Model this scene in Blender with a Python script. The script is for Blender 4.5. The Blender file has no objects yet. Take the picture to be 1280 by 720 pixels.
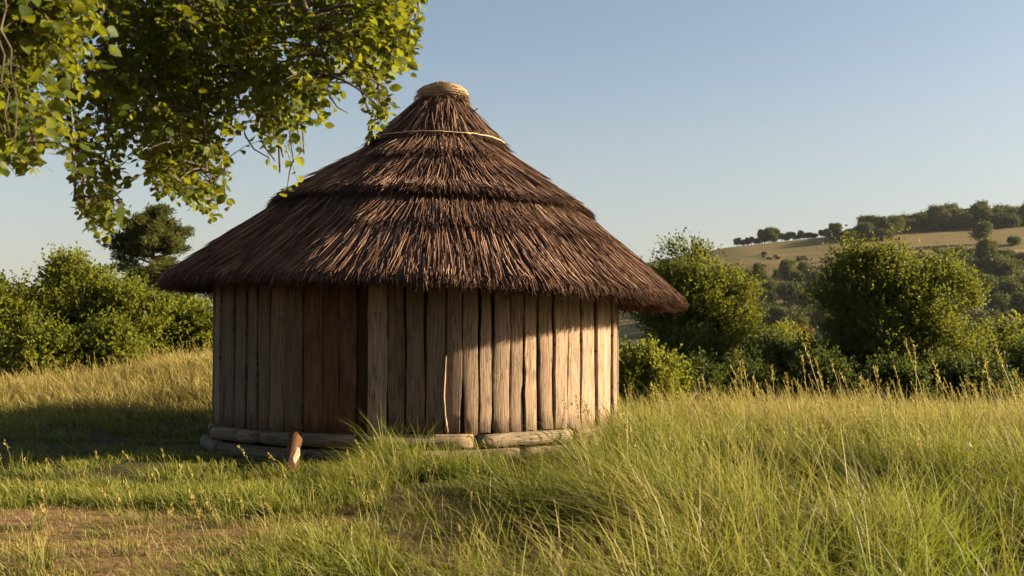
import bpy, math
import numpy as np
from mathutils import Vector
R = math.radians
PI = math.pi
rng = np.random.default_rng(7)
scene = bpy.context.scene

# ------------------------------------------------------------------ camera
cam_d = bpy.data.cameras.new("camera")
cam = bpy.data.objects.new("camera", cam_d)
scene.collection.objects.link(cam)
scene.camera = cam
cam.location = (0, 0, 1.5)
FPX = 1400.0
cam_d.sensor_width = 36.0
cam_d.lens = 36.0 * FPX / 1280.0
cam.rotation_euler = (R(90) + math.atan(70 / FPX), 0, 0)
cam_d.clip_start = 0.05
cam_d.clip_end = 12000
cam_d.dof.use_dof = True
cam_d.dof.focus_distance = 14.0
cam_d.dof.aperture_fstop = 5.0

# ------------------------------------------------------------------ light
SUN_EL, SUN_AZ = 17.5, 87.0        # azimuth clockwise from +Y
world = bpy.data.worlds.new("World")
scene.world = world
world.use_nodes = True
wn = world.node_tree.nodes
wl = world.node_tree.links
for n in list(wn):
    wn.remove(n)
wo = wn.new("ShaderNodeOutputWorld")
bg = wn.new("ShaderNodeBackground")
sky = wn.new("ShaderNodeTexSky")
sky.sky_type = 'NISHITA'
sky.sun_disc = False
sky.sun_elevation = R(SUN_EL)
sky.sun_rotation = R(SUN_AZ)
sky.air_density = 1.0
sky.dust_density = 2.2
sky.ozone_density = 1.2
bg.inputs[1].default_value = 0.050
tint = wn.new("ShaderNodeMix"); tint.data_type = 'RGBA'; tint.blend_type = 'MULTIPLY'; tint.inputs[0].default_value = 1
tint.inputs[7].default_value = (.95, .905, .875, 1)
wl.new(sky.outputs[0], tint.inputs[6])
# pale warm haze low over the horizon
tcw = wn.new("ShaderNodeTexCoord"); spw = wn.new("ShaderNodeSeparateXYZ"); wl.new(tcw.outputs['Generated'], spw.inputs[0])
rw = wn.new("ShaderNodeMapRange"); wl.new(spw.outputs[2], rw.inputs[0])
rw.inputs[1].default_value = 0.0; rw.inputs[2].default_value = 0.26; rw.inputs[3].default_value = 0.55; rw.inputs[4].default_value = 0.0
hz = wn.new("ShaderNodeMix"); hz.data_type = 'RGBA'; wl.new(rw.outputs[0], hz.inputs[0]); wl.new(tint.outputs[2], hz.inputs[6])
hz.inputs[7].default_value = (3.15, 3.05, 2.95, 1)
wl.new(hz.outputs[2], bg.inputs[0])
wl.new(bg.outputs[0], wo.inputs[0])

sun_d = bpy.data.lights.new("sun", 'SUN')
sun_d.energy = 5.0
sun_d.angle = R(0.6)
sun_d.color = (1.0, 0.82, 0.55)
sun = bpy.data.objects.new("sun", sun_d)
scene.collection.objects.link(sun)
sdir = Vector((math.cos(R(SUN_EL)) * math.sin(R(SUN_AZ)), math.cos(R(SUN_EL)) * math.cos(R(SUN_AZ)), math.sin(R(SUN_EL))))
sun.rotation_euler = sdir.to_track_quat('Z', 'Y').to_euler()
sun.location = (30, 5, 15)

scene.view_settings.view_transform = 'Standard'
scene.view_settings.look = 'None'
scene.view_settings.exposure = 2.0
scene.view_settings.gamma = 1.0
scene.cycles.max_bounces = 6
scene.cycles.transparent_max_bounces = 4

# ------------------------------------------------------------------ helpers
def sm(a, b, x):
    t = np.clip((x - a) / (b - a), 0, 1)
    return t * t * (3 - 2 * t)

def vnoise(x, y, s=1.0, seed=0):
    """smooth 2-D value noise 0..1"""
    x = np.asarray(x, float) / s + seed * 17.31
    y = np.asarray(y, float) / s + seed * 5.77
    xi, yi = np.floor(x), np.floor(y)
    fx, fy = x - xi, y - yi
    fx = fx * fx * (3 - 2 * fx); fy = fy * fy * (3 - 2 * fy)
    def h(a, b):
        v = np.sin(a * 127.1 + b * 311.7 + seed * 74.7) * 43758.5453
        return v - np.floor(v)
    return (h(xi, yi) * (1 - fx) + h(xi + 1, yi) * fx) * (1 - fy) + (h(xi, yi + 1) * (1 - fx) + h(xi + 1, yi + 1) * fx) * fy

def mesh_obj(name, verts, faces, mat, parent=None, attrs=None, smooth=False):
    """verts (N,3); faces: array (M,k) or list of such arrays; attrs {name: (domain, values)}"""
    me = bpy.data.meshes.new(name)
    verts = np.asarray(verts, np.float32).reshape(-1, 3)
    if isinstance(faces, np.ndarray):
        faces = [faces]
    faces = [np.asarray(f, np.int32) for f in faces if len(f)]
    loops = np.concatenate([f.ravel() for f in faces])
    tot = np.concatenate([np.full(len(f), f.shape[1], np.int32) for f in faces])
    start = np.concatenate([[0], np.cumsum(tot)[:-1]]).astype(np.int32)
    me.vertices.add(len(verts)); me.vertices.foreach_set("co", verts.ravel())
    me.loops.add(len(loops)); me.loops.foreach_set("vertex_index", loops)
    me.polygons.add(len(tot))
    me.polygons.foreach_set("loop_start", start)
    me.polygons.foreach_set("loop_total", tot)
    if smooth:
        me.polygons.foreach_set("use_smooth", np.ones(len(tot), bool))
    me.update(calc_edges=True)
    if attrs:
        for k, (dom, v) in attrs.items():
            a = me.attributes.new(k, 'FLOAT', dom)
            a.data.foreach_set("value", np.asarray(v, np.float32))
    me.materials.append(mat)
    o = bpy.data.objects.new(name, me)
    scene.collection.objects.link(o)
    if parent is not None:
        o.parent = parent
    return o

def empty(name, loc, label, cat, group=None, rz=0.0, scale=1.0):
    o = bpy.data.objects.new(name, None)
    scene.collection.objects.link(o)
    o.location = loc
    o.rotation_euler = (0, 0, rz)
    o.scale = (scale,) * 3
    o.empty_display_size = 0.2
    o['label'] = label; o['category'] = cat
    if group: o['group'] = group
    return o

def copy_thing(root, loc, rz, scale, label=None, group=None):
    r = root.copy(); scene.collection.objects.link(r)
    r.location = loc; r.rotation_euler = (0, 0, rz); r.scale = scale
    if label: r['label'] = label
    if group: r['group'] = group
    for ch in list(root.children):
        c = ch.copy(); scene.collection.objects.link(c); c.parent = r
    return r

class Buf:
    """collects geometry for one mesh"""
    def __init__(self):
        self.v = []; self.f = {}; self.n = 0; self.a = {}
    def add(self, v, f, **attrs):
        v = np.asarray(v, float).reshape(-1, 3)
        fs = f if isinstance(f, list) else [f]
        for q in fs:
            q = np.asarray(q)
            if len(q) == 0: continue
            self.f.setdefault(q.shape[1], []).append(q + self.n)
        self.v.append(v)
        for k, val in attrs.items():
            self.a.setdefault(k, []).append(np.broadcast_to(np.asarray(val, float), (len(v),)).copy())
        self.n += len(v)
    def build(self, name, mat, parent=None, smooth=False):
        at = {k: ('POINT', np.concatenate(v)) for k, v in self.a.items()}
        return mesh_obj(name, np.concatenate(self.v), [np.concatenate(x) for x in self.f.values()], mat, parent, at, smooth)

def unit(v):
    v = np.asarray(v, float)
    return v / np.maximum(np.linalg.norm(v, axis=-1, keepdims=True), 1e-9)

def tube(pts, rad, sides=6, caps=True, wob=0.0, g=rng):
    """one tapered tube through pts"""
    pts = np.asarray(pts, float); n = len(pts)
    rad = np.broadcast_to(np.asarray(rad, float), (n,))
    tan = unit(np.gradient(pts, axis=0))
    ref = np.array([0, 0, 1.0]) if abs(tan[:, 2]).mean() < .8 else np.array([1.0, 0, 0])
    a = unit(np.cross(tan, ref)); b = np.cross(tan, a)
    ph = np.arange(sides) / sides * 2 * PI
    rr = rad[:, None] * (1 + (g.random((n, sides)) - .5) * wob)
    v = pts[:, None] + rr[..., None] * (np.cos(ph)[None, :, None] * a[:, None] + np.sin(ph)[None, :, None] * b[:, None])
    v = v.reshape(-1, 3)
    i = np.arange(n - 1)[:, None] * sides; j = np.arange(sides)[None]
    j2 = (j + 1) % sides
    q = np.stack([i + j, i + j2, i + sides + j2, i + sides + j], -1).reshape(-1, 4)
    fs = [q]
    if caps:
        v = np.vstack([v, pts[0], pts[-1]])
        k = n * sides
        jj = np.arange(sides); jn = (jj + 1) % sides
        fs.append(np.stack([jn, jj, np.full(sides, k)], -1))
        fs.append(np.stack([(n - 1) * sides + jj, (n - 1) * sides + jn, np.full(sides, k + 1)], -1))
    return v, fs

def many_tubes(P, rad, sides=3):
    """P (S,n,3) polylines, rad (S,n) -> verts, quads (open ended; tips taper)"""
    S, n, _ = P.shape
    tan = unit(np.gradient(P, axis=1))
    ref = unit(np.array([.31, .23, .92]))
    a = unit(np.cross(tan, ref)); b = np.cross(tan, a)
    ph = np.arange(sides) / sides * 2 * PI
    v = P[:, :, None] + rad[:, :, None, None] * (np.cos(ph)[None, None, :, None] * a[:, :, None] + np.sin(ph)[None, None, :, None] * b[:, :, None])
    base = np.arange(S)[:, None, None] * (n * sides)
    i = np.arange(n - 1)[None, :, None] * sides; j = np.arange(sides)[None, None]
    j2 = (j + 1) % sides
    q = np.stack([base + i + j, base + i + j2, base + i + sides + j2, base + i + sides + j], -1).reshape(-1, 4)
    return v.reshape(-1, 3), q

def bez(a, b, c, n=8):
    t = np.linspace(0, 1, n)[:, None]
    return (1 - t) ** 2 * np.asarray(a, float) + 2 * t * (1 - t) * np.asarray(b, float) + t * t * np.asarray(c, float)

def at(px, py, Y):
    """world point seen at pixel (1280x720) at depth Y: used to read real positions off the photo"""
    return np.array([(px - 640) / FPX * Y, Y, 1.5 + (430 - py) / FPX * Y])

# ------------------------------------------------------------------ materials
def new_mat(name):
    m = bpy.data.materials.new(name); m.use_nodes = True
    nt = m.node_tree
    for n in list(nt.nodes): nt.nodes.remove(n)
    out = nt.nodes.new("ShaderNodeOutputMaterial")
    return m, nt, out

def N(nt, t, **kw):
    n = nt.nodes.new(t)
    for k, v in kw.items():
        if k.startswith('i_'):
            key = k[2:]
            n.inputs[int(key) if key.isdigit() else key].default_value = v
        else:
            setattr(n, k, v)
    return n

def ramp(nt, fac, stops, interp='LINEAR'):
    r = nt.nodes.new("ShaderNodeValToRGB")
    r.color_ramp.interpolation = interp
    e = r.color_ramp.elements
    while len(e) > 1: e.remove(e[-1])
    e[0].position = stops[0][0]; e[0].color = (*stops[0][1], 1)
    for p, c in stops[1:]:
        x = e.new(p); x.color = (*c, 1)
    if fac is not None: nt.links.new(fac, r.inputs[0])
    return r.outputs[0]

def attr(nt, name):
    a = nt.nodes.new("ShaderNodeAttribute"); a.attribute_name = name
    return a.outputs['Fac']

def math_n(nt, op, a, b=None, c=None):
    m = nt.nodes.new("ShaderNodeMath"); m.operation = op
    for i, x in enumerate((a, b, c)):
        if x is None: continue
        if isinstance(x, (int, float)): m.inputs[i].default_value = x
        else: nt.links.new(x, m.inputs[i])
    return m.outputs[0]

def mixc(nt, fac, a, b, mode='MIX'):
    m = nt.nodes.new("ShaderNodeMix"); m.data_type = 'RGBA'; m.blend_type = mode
    if isinstance(fac, (int, float)): m.inputs[0].default_value = fac
    else: nt.links.new(fac, m.inputs[0])
    for s, x in ((6, a), (7, b)):
        if isinstance(x, tuple): m.inputs[s].default_value = (*x, 1)
        else: nt.links.new(x, m.inputs[s])
    return m.outputs[2]

def coords(nt, scale=(1, 1, 1), kind='Object'):
    tc = nt.nodes.new("ShaderNodeTexCoord")
    mp = nt.nodes.new("ShaderNodeMapping")
    mp.inputs['Scale'].default_value = scale
    nt.links.new(tc.outputs[kind], mp.inputs[0])
    return mp.outputs[0]

def noise(nt, vec, scale, detail=4, rough=.55):
    n = nt.nodes.new("ShaderNodeTexNoise")
    n.inputs['Scale'].default_value = scale
    n.inputs['Detail'].default_value = detail
    n.inputs['Roughness'].default_value = rough
    if vec is not None: nt.links.new(vec, n.inputs['Vector'])
    return n.outputs['Fac']

def bump(nt, h, strength, dist):
    b = nt.nodes.new("ShaderNodeBump")
    b.inputs['Strength'].default_value = strength
    b.inputs['Distance'].default_value = dist
    nt.links.new(h, b.inputs['Height'])
    return b.outputs[0]

def K(stops, k=.75):
    return [(p, tuple(c * k for c in col)) for p, col in stops]

def leaf_mat(name, stops, transl=.45, tcol=(.30, .34, .03), rough=.55, spec=.12):
    """foliage: thin leaf that reflects its own colour and lets yellow light through"""
    m, nt, out = new_mat(name)
    col = ramp(nt, attr(nt, "tint"), [(p, (c[0] * .95, c[1] * .97, c[2])) for p, c in K(stops)]); tcol = (tcol[0] * .67, tcol[1] * .69, tcol[2] * .7)
    p = N(nt, "ShaderNodeBsdfPrincipled"); p.inputs['Roughness'].default_value = rough
    p.inputs['Specular IOR Level'].default_value = spec
    nt.links.new(col, p.inputs['Base Color'])
    t = N(nt, "ShaderNodeBsdfTranslucent")
    tc = mixc(nt, .6, col, tcol)
    nt.links.new(tc, t.inputs[0])
    mx = N(nt, "ShaderNodeMixShader"); mx.inputs[0].default_value = transl
    nt.links.new(p.outputs[0], mx.inputs[1]); nt.links.new(t.outputs[0], mx.inputs[2])
    nt.links.new(mx.outputs[0], out.inputs[0])
    return m

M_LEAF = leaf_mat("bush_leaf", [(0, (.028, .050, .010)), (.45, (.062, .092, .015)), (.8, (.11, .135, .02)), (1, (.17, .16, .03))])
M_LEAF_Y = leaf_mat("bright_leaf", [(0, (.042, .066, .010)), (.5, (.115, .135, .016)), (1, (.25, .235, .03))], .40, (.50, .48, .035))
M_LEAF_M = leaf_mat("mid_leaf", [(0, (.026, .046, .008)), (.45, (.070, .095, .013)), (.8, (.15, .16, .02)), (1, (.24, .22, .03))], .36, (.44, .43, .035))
M_LEAF_SHADE = leaf_mat("shaded_leaf", [(0, (.018, .032, .008)), (.6, (.036, .055, .011)), (1, (.085, .10, .018))], .35, (.22, .25, .03))  # shade of the hollow under the trees put into darker leaf colour
M_LEAF_FAR = leaf_mat("far_leaf", [(0, (.026, .038, .012)), (.5, (.068, .082, .018)), (1, (.16, .15, .03))], .28, (.24, .25, .03))
M_LEAF_RED = leaf_mat("rust_leaf", [(0, (.12, .045, .02)), (.5, (.22, .085, .03)), (1, (.30, .14, .04))], .35, (.40, .15, .03))
M_NEEDLE = leaf_mat("pine_needle", [(0, (.022, .036, .010)), (.5, (.060, .075, .014)), (1, (.13, .12, .022))], .35, (.24, .22, .04))
M_OVER = leaf_mat("broad_leaf", [(0, (.034, .056, .008)), (.5, (.075, .105, .012)), (.85, (.15, .17, .016)), (1, (.17, .16, .03))], .46, (.50, .48, .02), .5, .18)

def bark_mat(name, a, b):
    m, nt, out = new_mat(name)
    v = coords(nt, (6, 6, 1.5))
    f = noise(nt, v, 3, 6, .65)
    p = N(nt, "ShaderNodeBsdfPrincipled"); p.inputs['Roughness'].default_value = .9
    p.inputs['Specular IOR Level'].default_value = .15
    nt.links.new(ramp(nt, f, [(.3, a), (.7, b)]), p.inputs['Base Color'])
    nt.links.new(bump(nt, f, .6, .03), p.inputs['Normal'])
    nt.links.new(p.outputs[0], out.inputs[0])
    return m
M_BARK = bark_mat("bark", (.045, .035, .026), (.13, .10, .075))
M_PINEBARK = bark_mat("pine_bark", (.07, .04, .025), (.20, .12, .07))

def wood_mat(name, stops, dark=(.05, .032, .02), stain=.5):
    m, nt, out = new_mat(name)
    tc = N(nt, "ShaderNodeTexCoord")
    cx = N(nt, "ShaderNodeCombineXYZ")
    # grain runs along the piece: 'along' and 'across' are stored per vertex
    nt.links.new(math_n(nt, 'MULTIPLY', attr(nt, 'across'), 38), cx.inputs[0])
    nt.links.new(math_n(nt, 'MULTIPLY', attr(nt, 'along'), 1.6), cx.inputs[1])
    nt.links.new(math_n(nt, 'MULTIPLY', attr(nt, 'tint'), 61), cx.inputs[2])
    fine = noise(nt, cx.outputs[0], 1.6, 6, .62)
    cx2 = N(nt, "ShaderNodeCombineXYZ")
    nt.links.new(math_n(nt, 'MULTIPLY', attr(nt, 'across'), 7), cx2.inputs[0])
    nt.links.new(math_n(nt, 'MULTIPLY', attr(nt, 'along'), 1.5), cx2.inputs[1])
    nt.links.new(math_n(nt, 'MULTIPLY', attr(nt, 'tint'), 23), cx2.inputs[2])
    big = noise(nt, cx2.outputs[0], 1.5, 4, .6)
    vo = N(nt, "ShaderNodeTexVoronoi"); vo.inputs['Scale'].default_value = 1.0
    cx3 = N(nt, "ShaderNodeCombineXYZ")
    nt.links.new(math_n(nt, 'MULTIPLY', attr(nt, 'across'), 6), cx3.inputs[0])
    nt.links.new(math_n(nt, 'MULTIPLY', attr(nt, 'along'), 2.2), cx3.inputs[1])
    nt.links.new(math_n(nt, 'MULTIPLY', attr(nt, 'tint'), 37), cx3.inputs[2])
    nt.links.new(cx3.outputs[0], vo.inputs['Vector'])
    knot = ramp(nt, vo.outputs['Distance'], [(.0, (1, 1, 1)), (.12, (.7, .7, .7)), (.2, (0, 0, 0))])
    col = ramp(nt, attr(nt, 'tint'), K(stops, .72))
    g1 = ramp(nt, fine, [(.3, (.42, .40, .38)), (.48, (.88, .88, .88)), (.7, (1.15, 1.12, 1.08))])
    g1b = mixc(nt, 1.0, col, g1, 'MULTIPLY')
    g2 = ramp(nt, big, [(.3, (1, 1, 1)), (.52, (.25, .25, .25)), (.65, (0, 0, 0))])
    c2 = mixc(nt, math_n(nt, 'MULTIPLY', g2, stain), g1b, dark)
    cx4 = N(nt, "ShaderNodeCombineXYZ")
    nt.links.new(math_n(nt, 'MULTIPLY', attr(nt, 'across'), 26), cx4.inputs[0])
    nt.links.new(math_n(nt, 'MULTIPLY', attr(nt, 'along'), .9), cx4.inputs[1])
    nt.links.new(math_n(nt, 'MULTIPLY', attr(nt, 'tint'), 83), cx4.inputs[2])
    cn = noise(nt, cx4.outputs[0], 1.0, 3, .5)
    crack = ramp(nt, cn, [(.485, (0, 0, 0)), (.498, (1, 1, 1)), (.502, (1, 1, 1)), (.515, (0, 0, 0))])
    c3 = mixc(nt, math_n(nt, 'MULTIPLY', knot, .7), c2, dark)
    c3 = mixc(nt, math_n(nt, 'MULTIPLY', crack, .75), c3, tuple(d * .4 for d in dark))
    p = N(nt, "ShaderNodeBsdfPrincipled"); p.inputs['Roughness'].default_value = .82
    p.inputs['Specular IOR Level'].default_value = .2
    nt.links.new(c3, p.inputs['Base Color'])
    hh = math_n(nt, 'ADD', math_n(nt, 'MULTIPLY', fine, 1.0), math_n(nt, 'MULTIPLY', crack, -1.2))
    nt.links.new(bump(nt, hh, .7, .02), p.inputs['Normal'])
    nt.links.new(p.outputs[0], out.inputs[0])
    return m
M_PLANK = wood_mat("weathered_plank", [(0, (.092, .062, .040)), (.3, (.165, .108, .066)), (.55, (.32, .215, .14)), (1, (.43, .30, .205))], stain=.4)
M_DOOR = wood_mat("red_brown_plank", [(0, (.085, .036, .016)), (.5, (.15, .068, .030)), (1, (.22, .11, .050))], dark=(.04, .018, .01), stain=.7)
M_LOG = wood_mat("foundation_log", [(0, (.12, .095, .07)), (.5, (.30, .22, .14)), (1, (.52, .40, .26))], stain=.55)
M_SPLIT_LIT = wood_mat("split_and_lit_wood", [(0, (.50, .36, .25)), (1, (.62, .46, .33))], stain=.15)  # pale wood of the sliver, and the painted sunlit patch on the stake

def thatch_mat(name, stops, rough=.92):
    m, nt, out = new_mat(name)
    col = ramp(nt, attr(nt, 'tint'), K(stops, .85))
    v = coords(nt, (1, 1, 1))
    f = noise(nt, v, 1.3, 4, .6)
    c = mixc(nt, 1.0, col, ramp(nt, f, [(.3, (.62, .58, .56)), (.65, (1.15, 1.12, 1.1))]), 'MULTIPLY')
    p = N(nt, "ShaderNodeBsdfPrincipled"); p.inputs['Roughness'].default_value = rough
    p.inputs['Specular IOR Level'].default_value = .06
    nt.links.new(c, p.inputs['Base Color'])
    nt.links.new(p.outputs[0], out.inputs[0])
    return m
M_THATCH = thatch_mat("thatch_reed", [(0, (.036, .021, .015)), (.4, (.105, .060, .043)), (.8, (.20, .120, .086)), (1, (.33, .22, .150))])
M_THATCH_IN = thatch_mat("thatch_core", [(0, (.05, .032, .022)), (1, (.07, .045, .03))], .9)
M_STRAW = thatch_mat("pale_straw", [(0, (.26, .18, .10)), (.5, (.44, .32, .19)), (1, (.60, .46, .29))])

# grass
def grass_mat():
    m, nt, out = new_mat("grass_blade")
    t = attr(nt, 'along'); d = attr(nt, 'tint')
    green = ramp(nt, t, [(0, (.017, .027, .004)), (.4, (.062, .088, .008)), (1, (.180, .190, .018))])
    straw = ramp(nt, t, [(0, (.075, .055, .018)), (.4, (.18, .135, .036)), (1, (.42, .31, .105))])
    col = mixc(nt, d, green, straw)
    p = N(nt, "ShaderNodeBsdfPrincipled"); p.inputs['Roughness'].default_value = .55
    p.inputs['Specular IOR Level'].default_value = .25
    nt.links.new(col, p.inputs['Base Color'])
    tr = N(nt, "ShaderNodeBsdfTranslucent")
    nt.links.new(mixc(nt, .35, col, (.24, .30, .02)), tr.inputs[0])
    mx = N(nt, "ShaderNodeMixShader"); mx.inputs[0].default_value = .38
    nt.links.new(p.outputs[0], mx.inputs[1]); nt.links.new(tr.outputs[0], mx.inputs[2])
    nt.links.new(mx.outputs[0], out.inputs[0])
    return m
M_GRASS = grass_mat()

def ground_mat():
    m, nt, out = new_mat("ground_soil_and_fields")
    geo = N(nt, "ShaderNodeNewGeometry")
    sep = N(nt, "ShaderNodeSeparateXYZ"); nt.links.new(geo.outputs['Position'], sep.inputs[0])
    X, Y = sep.outputs[0], sep.outputs[1]
    n1 = noise(nt, geo.outputs['Position'], 1.1, 6, .6)
    n2 = noise(nt, geo.outputs['Position'], 14, 6, .7)
    soil = ramp(nt, n2, [(.3, (.055, .030, .016)), (.5, (.15, .083, .042)), (.75, (.26, .16, .088))])
    moss = ramp(nt, n2, [(.3, (.03, .035, .009)), (.7, (.10, .09, .024))])
    thin = mixc(nt, ramp(nt, n1, [(.46, (0, 0, 0)), (.62, (1, 1, 1))]), soil, moss)
    humus = ramp(nt, n2, [(.3, (.022, .020, .009)), (.7, (.060, .050, .020))])
    wv = math_n(nt, 'MULTIPLY', math_n(nt, 'SUBTRACT', n1, .5), 2.2)
    mx_ = ramp(nt, math_n(nt, 'ADD', math_n(nt, 'MULTIPLY', math_n(nt, 'ADD', X, wv), -1.0), .3), [(.0, (0, 0, 0)), (.9, (1, 1, 1))])
    my_ = ramp(nt, math_n(nt, 'SUBTRACT', 11.2, math_n(nt, 'ADD', Y, wv)), [(.0, (0, 0, 0)), (.9, (1, 1, 1))])
    near = mixc(nt, math_n(nt, 'MULTIPLY', mx_, my_), humus, thin)
    # far: stubble fields on the hill, green-brown valley floor
    mp = N(nt, "ShaderNodeMapping"); mp.inputs['Scale'].default_value = (1, .35, 1)
    nt.links.new(geo.outputs['Position'], mp.inputs[0])
    n3 = noise(nt, mp.outputs[0], .035, 7, .62)
    mp2 = N(nt, "ShaderNodeMapping"); mp2.inputs['Scale'].default_value = (.012, .12, .12); mp2.inputs['Rotation'].default_value = (0, 0, R(-8))
    nt.links.new(geo.outputs['Position'], mp2.inputs[0])
    n4 = noise(nt, mp2.outputs[0], 1.0, 5, .6)
    gold = ramp(nt, n4, [(.34, (.085, .065, .022)), (.46, (.17, .112, .042)), (.54, (.11, .085, .028)), (.68, (.23, .15, .065))])
    gold = mixc(nt, ramp(nt, n3, [(.45, (0, 0, 0)), (.62, (.7, .7, .7))]), gold, (.085, .085, .022))
    val = ramp(nt, n3, [(.35, (.03, .038, .012)), (.6, (.07, .07, .02))])
    far = mixc(nt, ramp(nt, math_n(nt, 'DIVIDE', Y, 1000), [(.30, (0, 0, 0)), (.34, (1, 1, 1))]), val, gold)
    col = mixc(nt, ramp(nt, math_n(nt, 'DIVIDE', Y, 100), [(.30, (0, 0, 0)), (.5, (1, 1, 1))]), near, far)
    p = N(nt, "ShaderNodeBsdfPrincipled"); p.inputs['Roughness'].default_value = .95
    p.inputs['Specular IOR Level'].default_value = .1
    nt.links.new(col, p.inputs['Base Color'])
    nt.links.new(bump(nt, n2, .8, .03), p.inputs['Normal'])
    nt.links.new(p.outputs[0], out.inputs[0])
    return m
M_GROUND = ground_mat()

# ------------------------------------------------------------------ ground
HX, HY = -1.42, 17.0                     # centre of the hut
def ground_z(x, y):
    x = np.asarray(x, float); y = np.asarray(y, float)
    z = (vnoise(x, y, 2.2, 1) - .5) * .16 + (vnoise(x, y, .7, 2) - .5) * .06
    dh = np.hypot(x - HX, y - HY)
    z = z * sm(2.0, 4.5, dh)
    # bank behind the hut on the left
    z = z + .95 * sm(17.5, 27, y) * sm(1.0, -5.0, x) * (1 - .45 * sm(-6.5, -11, x)) * sm(60, 30, y)
    # swell on the right, dropping away behind its crest
    z = z + .12 * sm(1.5, 5, x) * sm(7, 13, y)
    z = z - 3.6 * sm(17.5, 44, y) * sm(-3, 3, x)
    z = z - 2.5 * sm(30, 60, y) * sm(3, -3, x)
    z = z - 11 * sm(40, 120, y)
    # far hill
    ridge = np.interp(x, [-400, 95, 139, 228, 600, 2000], [-50, 45, 50, 54.5, 75, 110])
    ridge = np.clip(ridge, -6, 130) - 30 * sm(500, 1400, x)
    up = np.clip((y - 190) / (500 - 190), 0, 1)
    up = up ** 1.12
    f = ((vnoise(x, y, 110, 3) - .5) * 16 + (vnoise(x + y * .4, y, 38, 4) - .5) * 4) * sm(180, 300, y)
    z = z + (ridge + 14.5) * up * 1.0 + f * sm(560, 470, y) * up * (1 - up) * 3
    z = z - 25 * sm(520, 1500, y)
    # wooded rise behind on the right
    z = z + 0 * x
    return z

n = 340
u = np.linspace(-1, 1, n)
gx = np.sinh(u * 6.6) / np.sinh(6.6) * 4000
v = np.linspace(0, 1, n)
gy = -60 + 72 * v * 0 + np.sinh((v * 2 - .62) * 5.2) / np.sinh(1.38 * 5.2) * 4000 + 0
gy = gy + 60
gy = np.sort(gy)
GX, GY = np.meshgrid(gx, gy)
GZ = ground_z(GX, GY)
i = np.arange(n - 1)[:, None] * n; j = np.arange(n - 1)[None]
q = np.stack([i + j, i + j + 1, i + n + j + 1, i + n + j], -1).reshape(-1, 4)
g_o = mesh_obj("ground", np.stack([GX, GY, GZ], -1), q, M_GROUND, smooth=True)
g_o['kind'] = "structure"; g_o['label'] = "bare brown soil and grassy slope running to golden hill fields"

# ------------------------------------------------------------------ the hut
hut = empty("round_hut", (HX, HY, 0), "round wooden plank hut with a tiered brown thatched cone roof", "hut")
RW = 3.0
def ring(th, r, z):
    """point round the hut; th clockwise from the side facing the camera to +X, in degrees"""
    t = np.radians(th)
    return np.stack(np.broadcast_arrays(r * np.sin(t), -r * np.cos(t), z), -1)

def plank(buf, t0, t1, r, z0, z1, thick, tint, g, wob=.012, gap=.012, lean=0.0, rows=9):
    """one hand-split board following the wall circle between angles t0 and t1"""
    zs = np.linspace(z0, z1, rows)
    k = 5
    el = gap + np.cumsum(g.normal(0, wob * .45, rows)); er = gap + np.cumsum(g.normal(0, wob * .45, rows))
    el -= (el.mean() - gap) * .8; er -= (er.mean() - gap) * .8
    el = np.clip(el, .002, .05); er = np.clip(er, .002, .05)
    dr = g.normal(0, .012) + np.cumsum(g.normal(0, .003, rows))
    width = np.radians(t1 - t0) * r
    c = math.radians((t0 + t1) / 2)
    ctr = np.array([r * math.sin(c), -r * math.cos(c)])
    tang = np.array([math.cos(c), math.sin(c)]); nor = np.array([math.sin(c), -math.cos(c)])
    tw = g.normal(0, .05)
    V = []; AC = []; AL = []
    prof = np.array([-.6, .01, 0.03, 0.01, -.6]) * .005 + np.linspace(-1, 1, k) * g.normal(0, .006) + g.normal(0, .0012, k)
    u5 = np.array([0, .045, .5, .955, 1.0])
    for side in (0, 1):
        for ri in range(rows):
            x0 = -width / 2 + el[ri]; x1 = width / 2 - er[ri]
            xs = x0 + (x1 - x0) * u5
            off = dr[ri] + prof + xs * tw * 1.0
            if side: off = off - thick
            sh = lean * (zs[ri] - z0)
            p = ctr[None] + (xs[:, None] + sh) * tang[None] + off[:, None] * nor[None]
            zz = np.full(k, zs[ri])
            if ri == 0: zz = zz + g.normal(0, .008, k)
            V.append(np.column_stack([p, zz])); AC.append(xs); AL.append(np.full(k, zs[ri]))
    V = np.concatenate(V); AC = np.concatenate(AC); AL = np.concatenate(AL)
    F = []
    o = rows * k
    for ri in range(rows - 1):
        for ci in range(k - 1):
            a = ri * k + ci
            F.append([a, a + 1, a + k + 1, a + k]); F.append([o + a + 1, o + a, o + a + k, o + a + k + 1])
        a = ri * k
        F.append([a + k, o + a + k, o + a, a]); b = ri * k + k - 1
        F.append([b, o + b, o + b + k, b + k])
    for ci in range(k - 1):
        F.append([ci + 1, ci, o + ci, o + ci + 1])
        a = (rows - 1) * k + ci
        F.append([a, a + 1, o + a + 1, o + a])
    buf.add(V, np.array(F), tint=tint, across=AC + tint * 9, along=AL)

g = np.random.default_rng(21)
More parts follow.
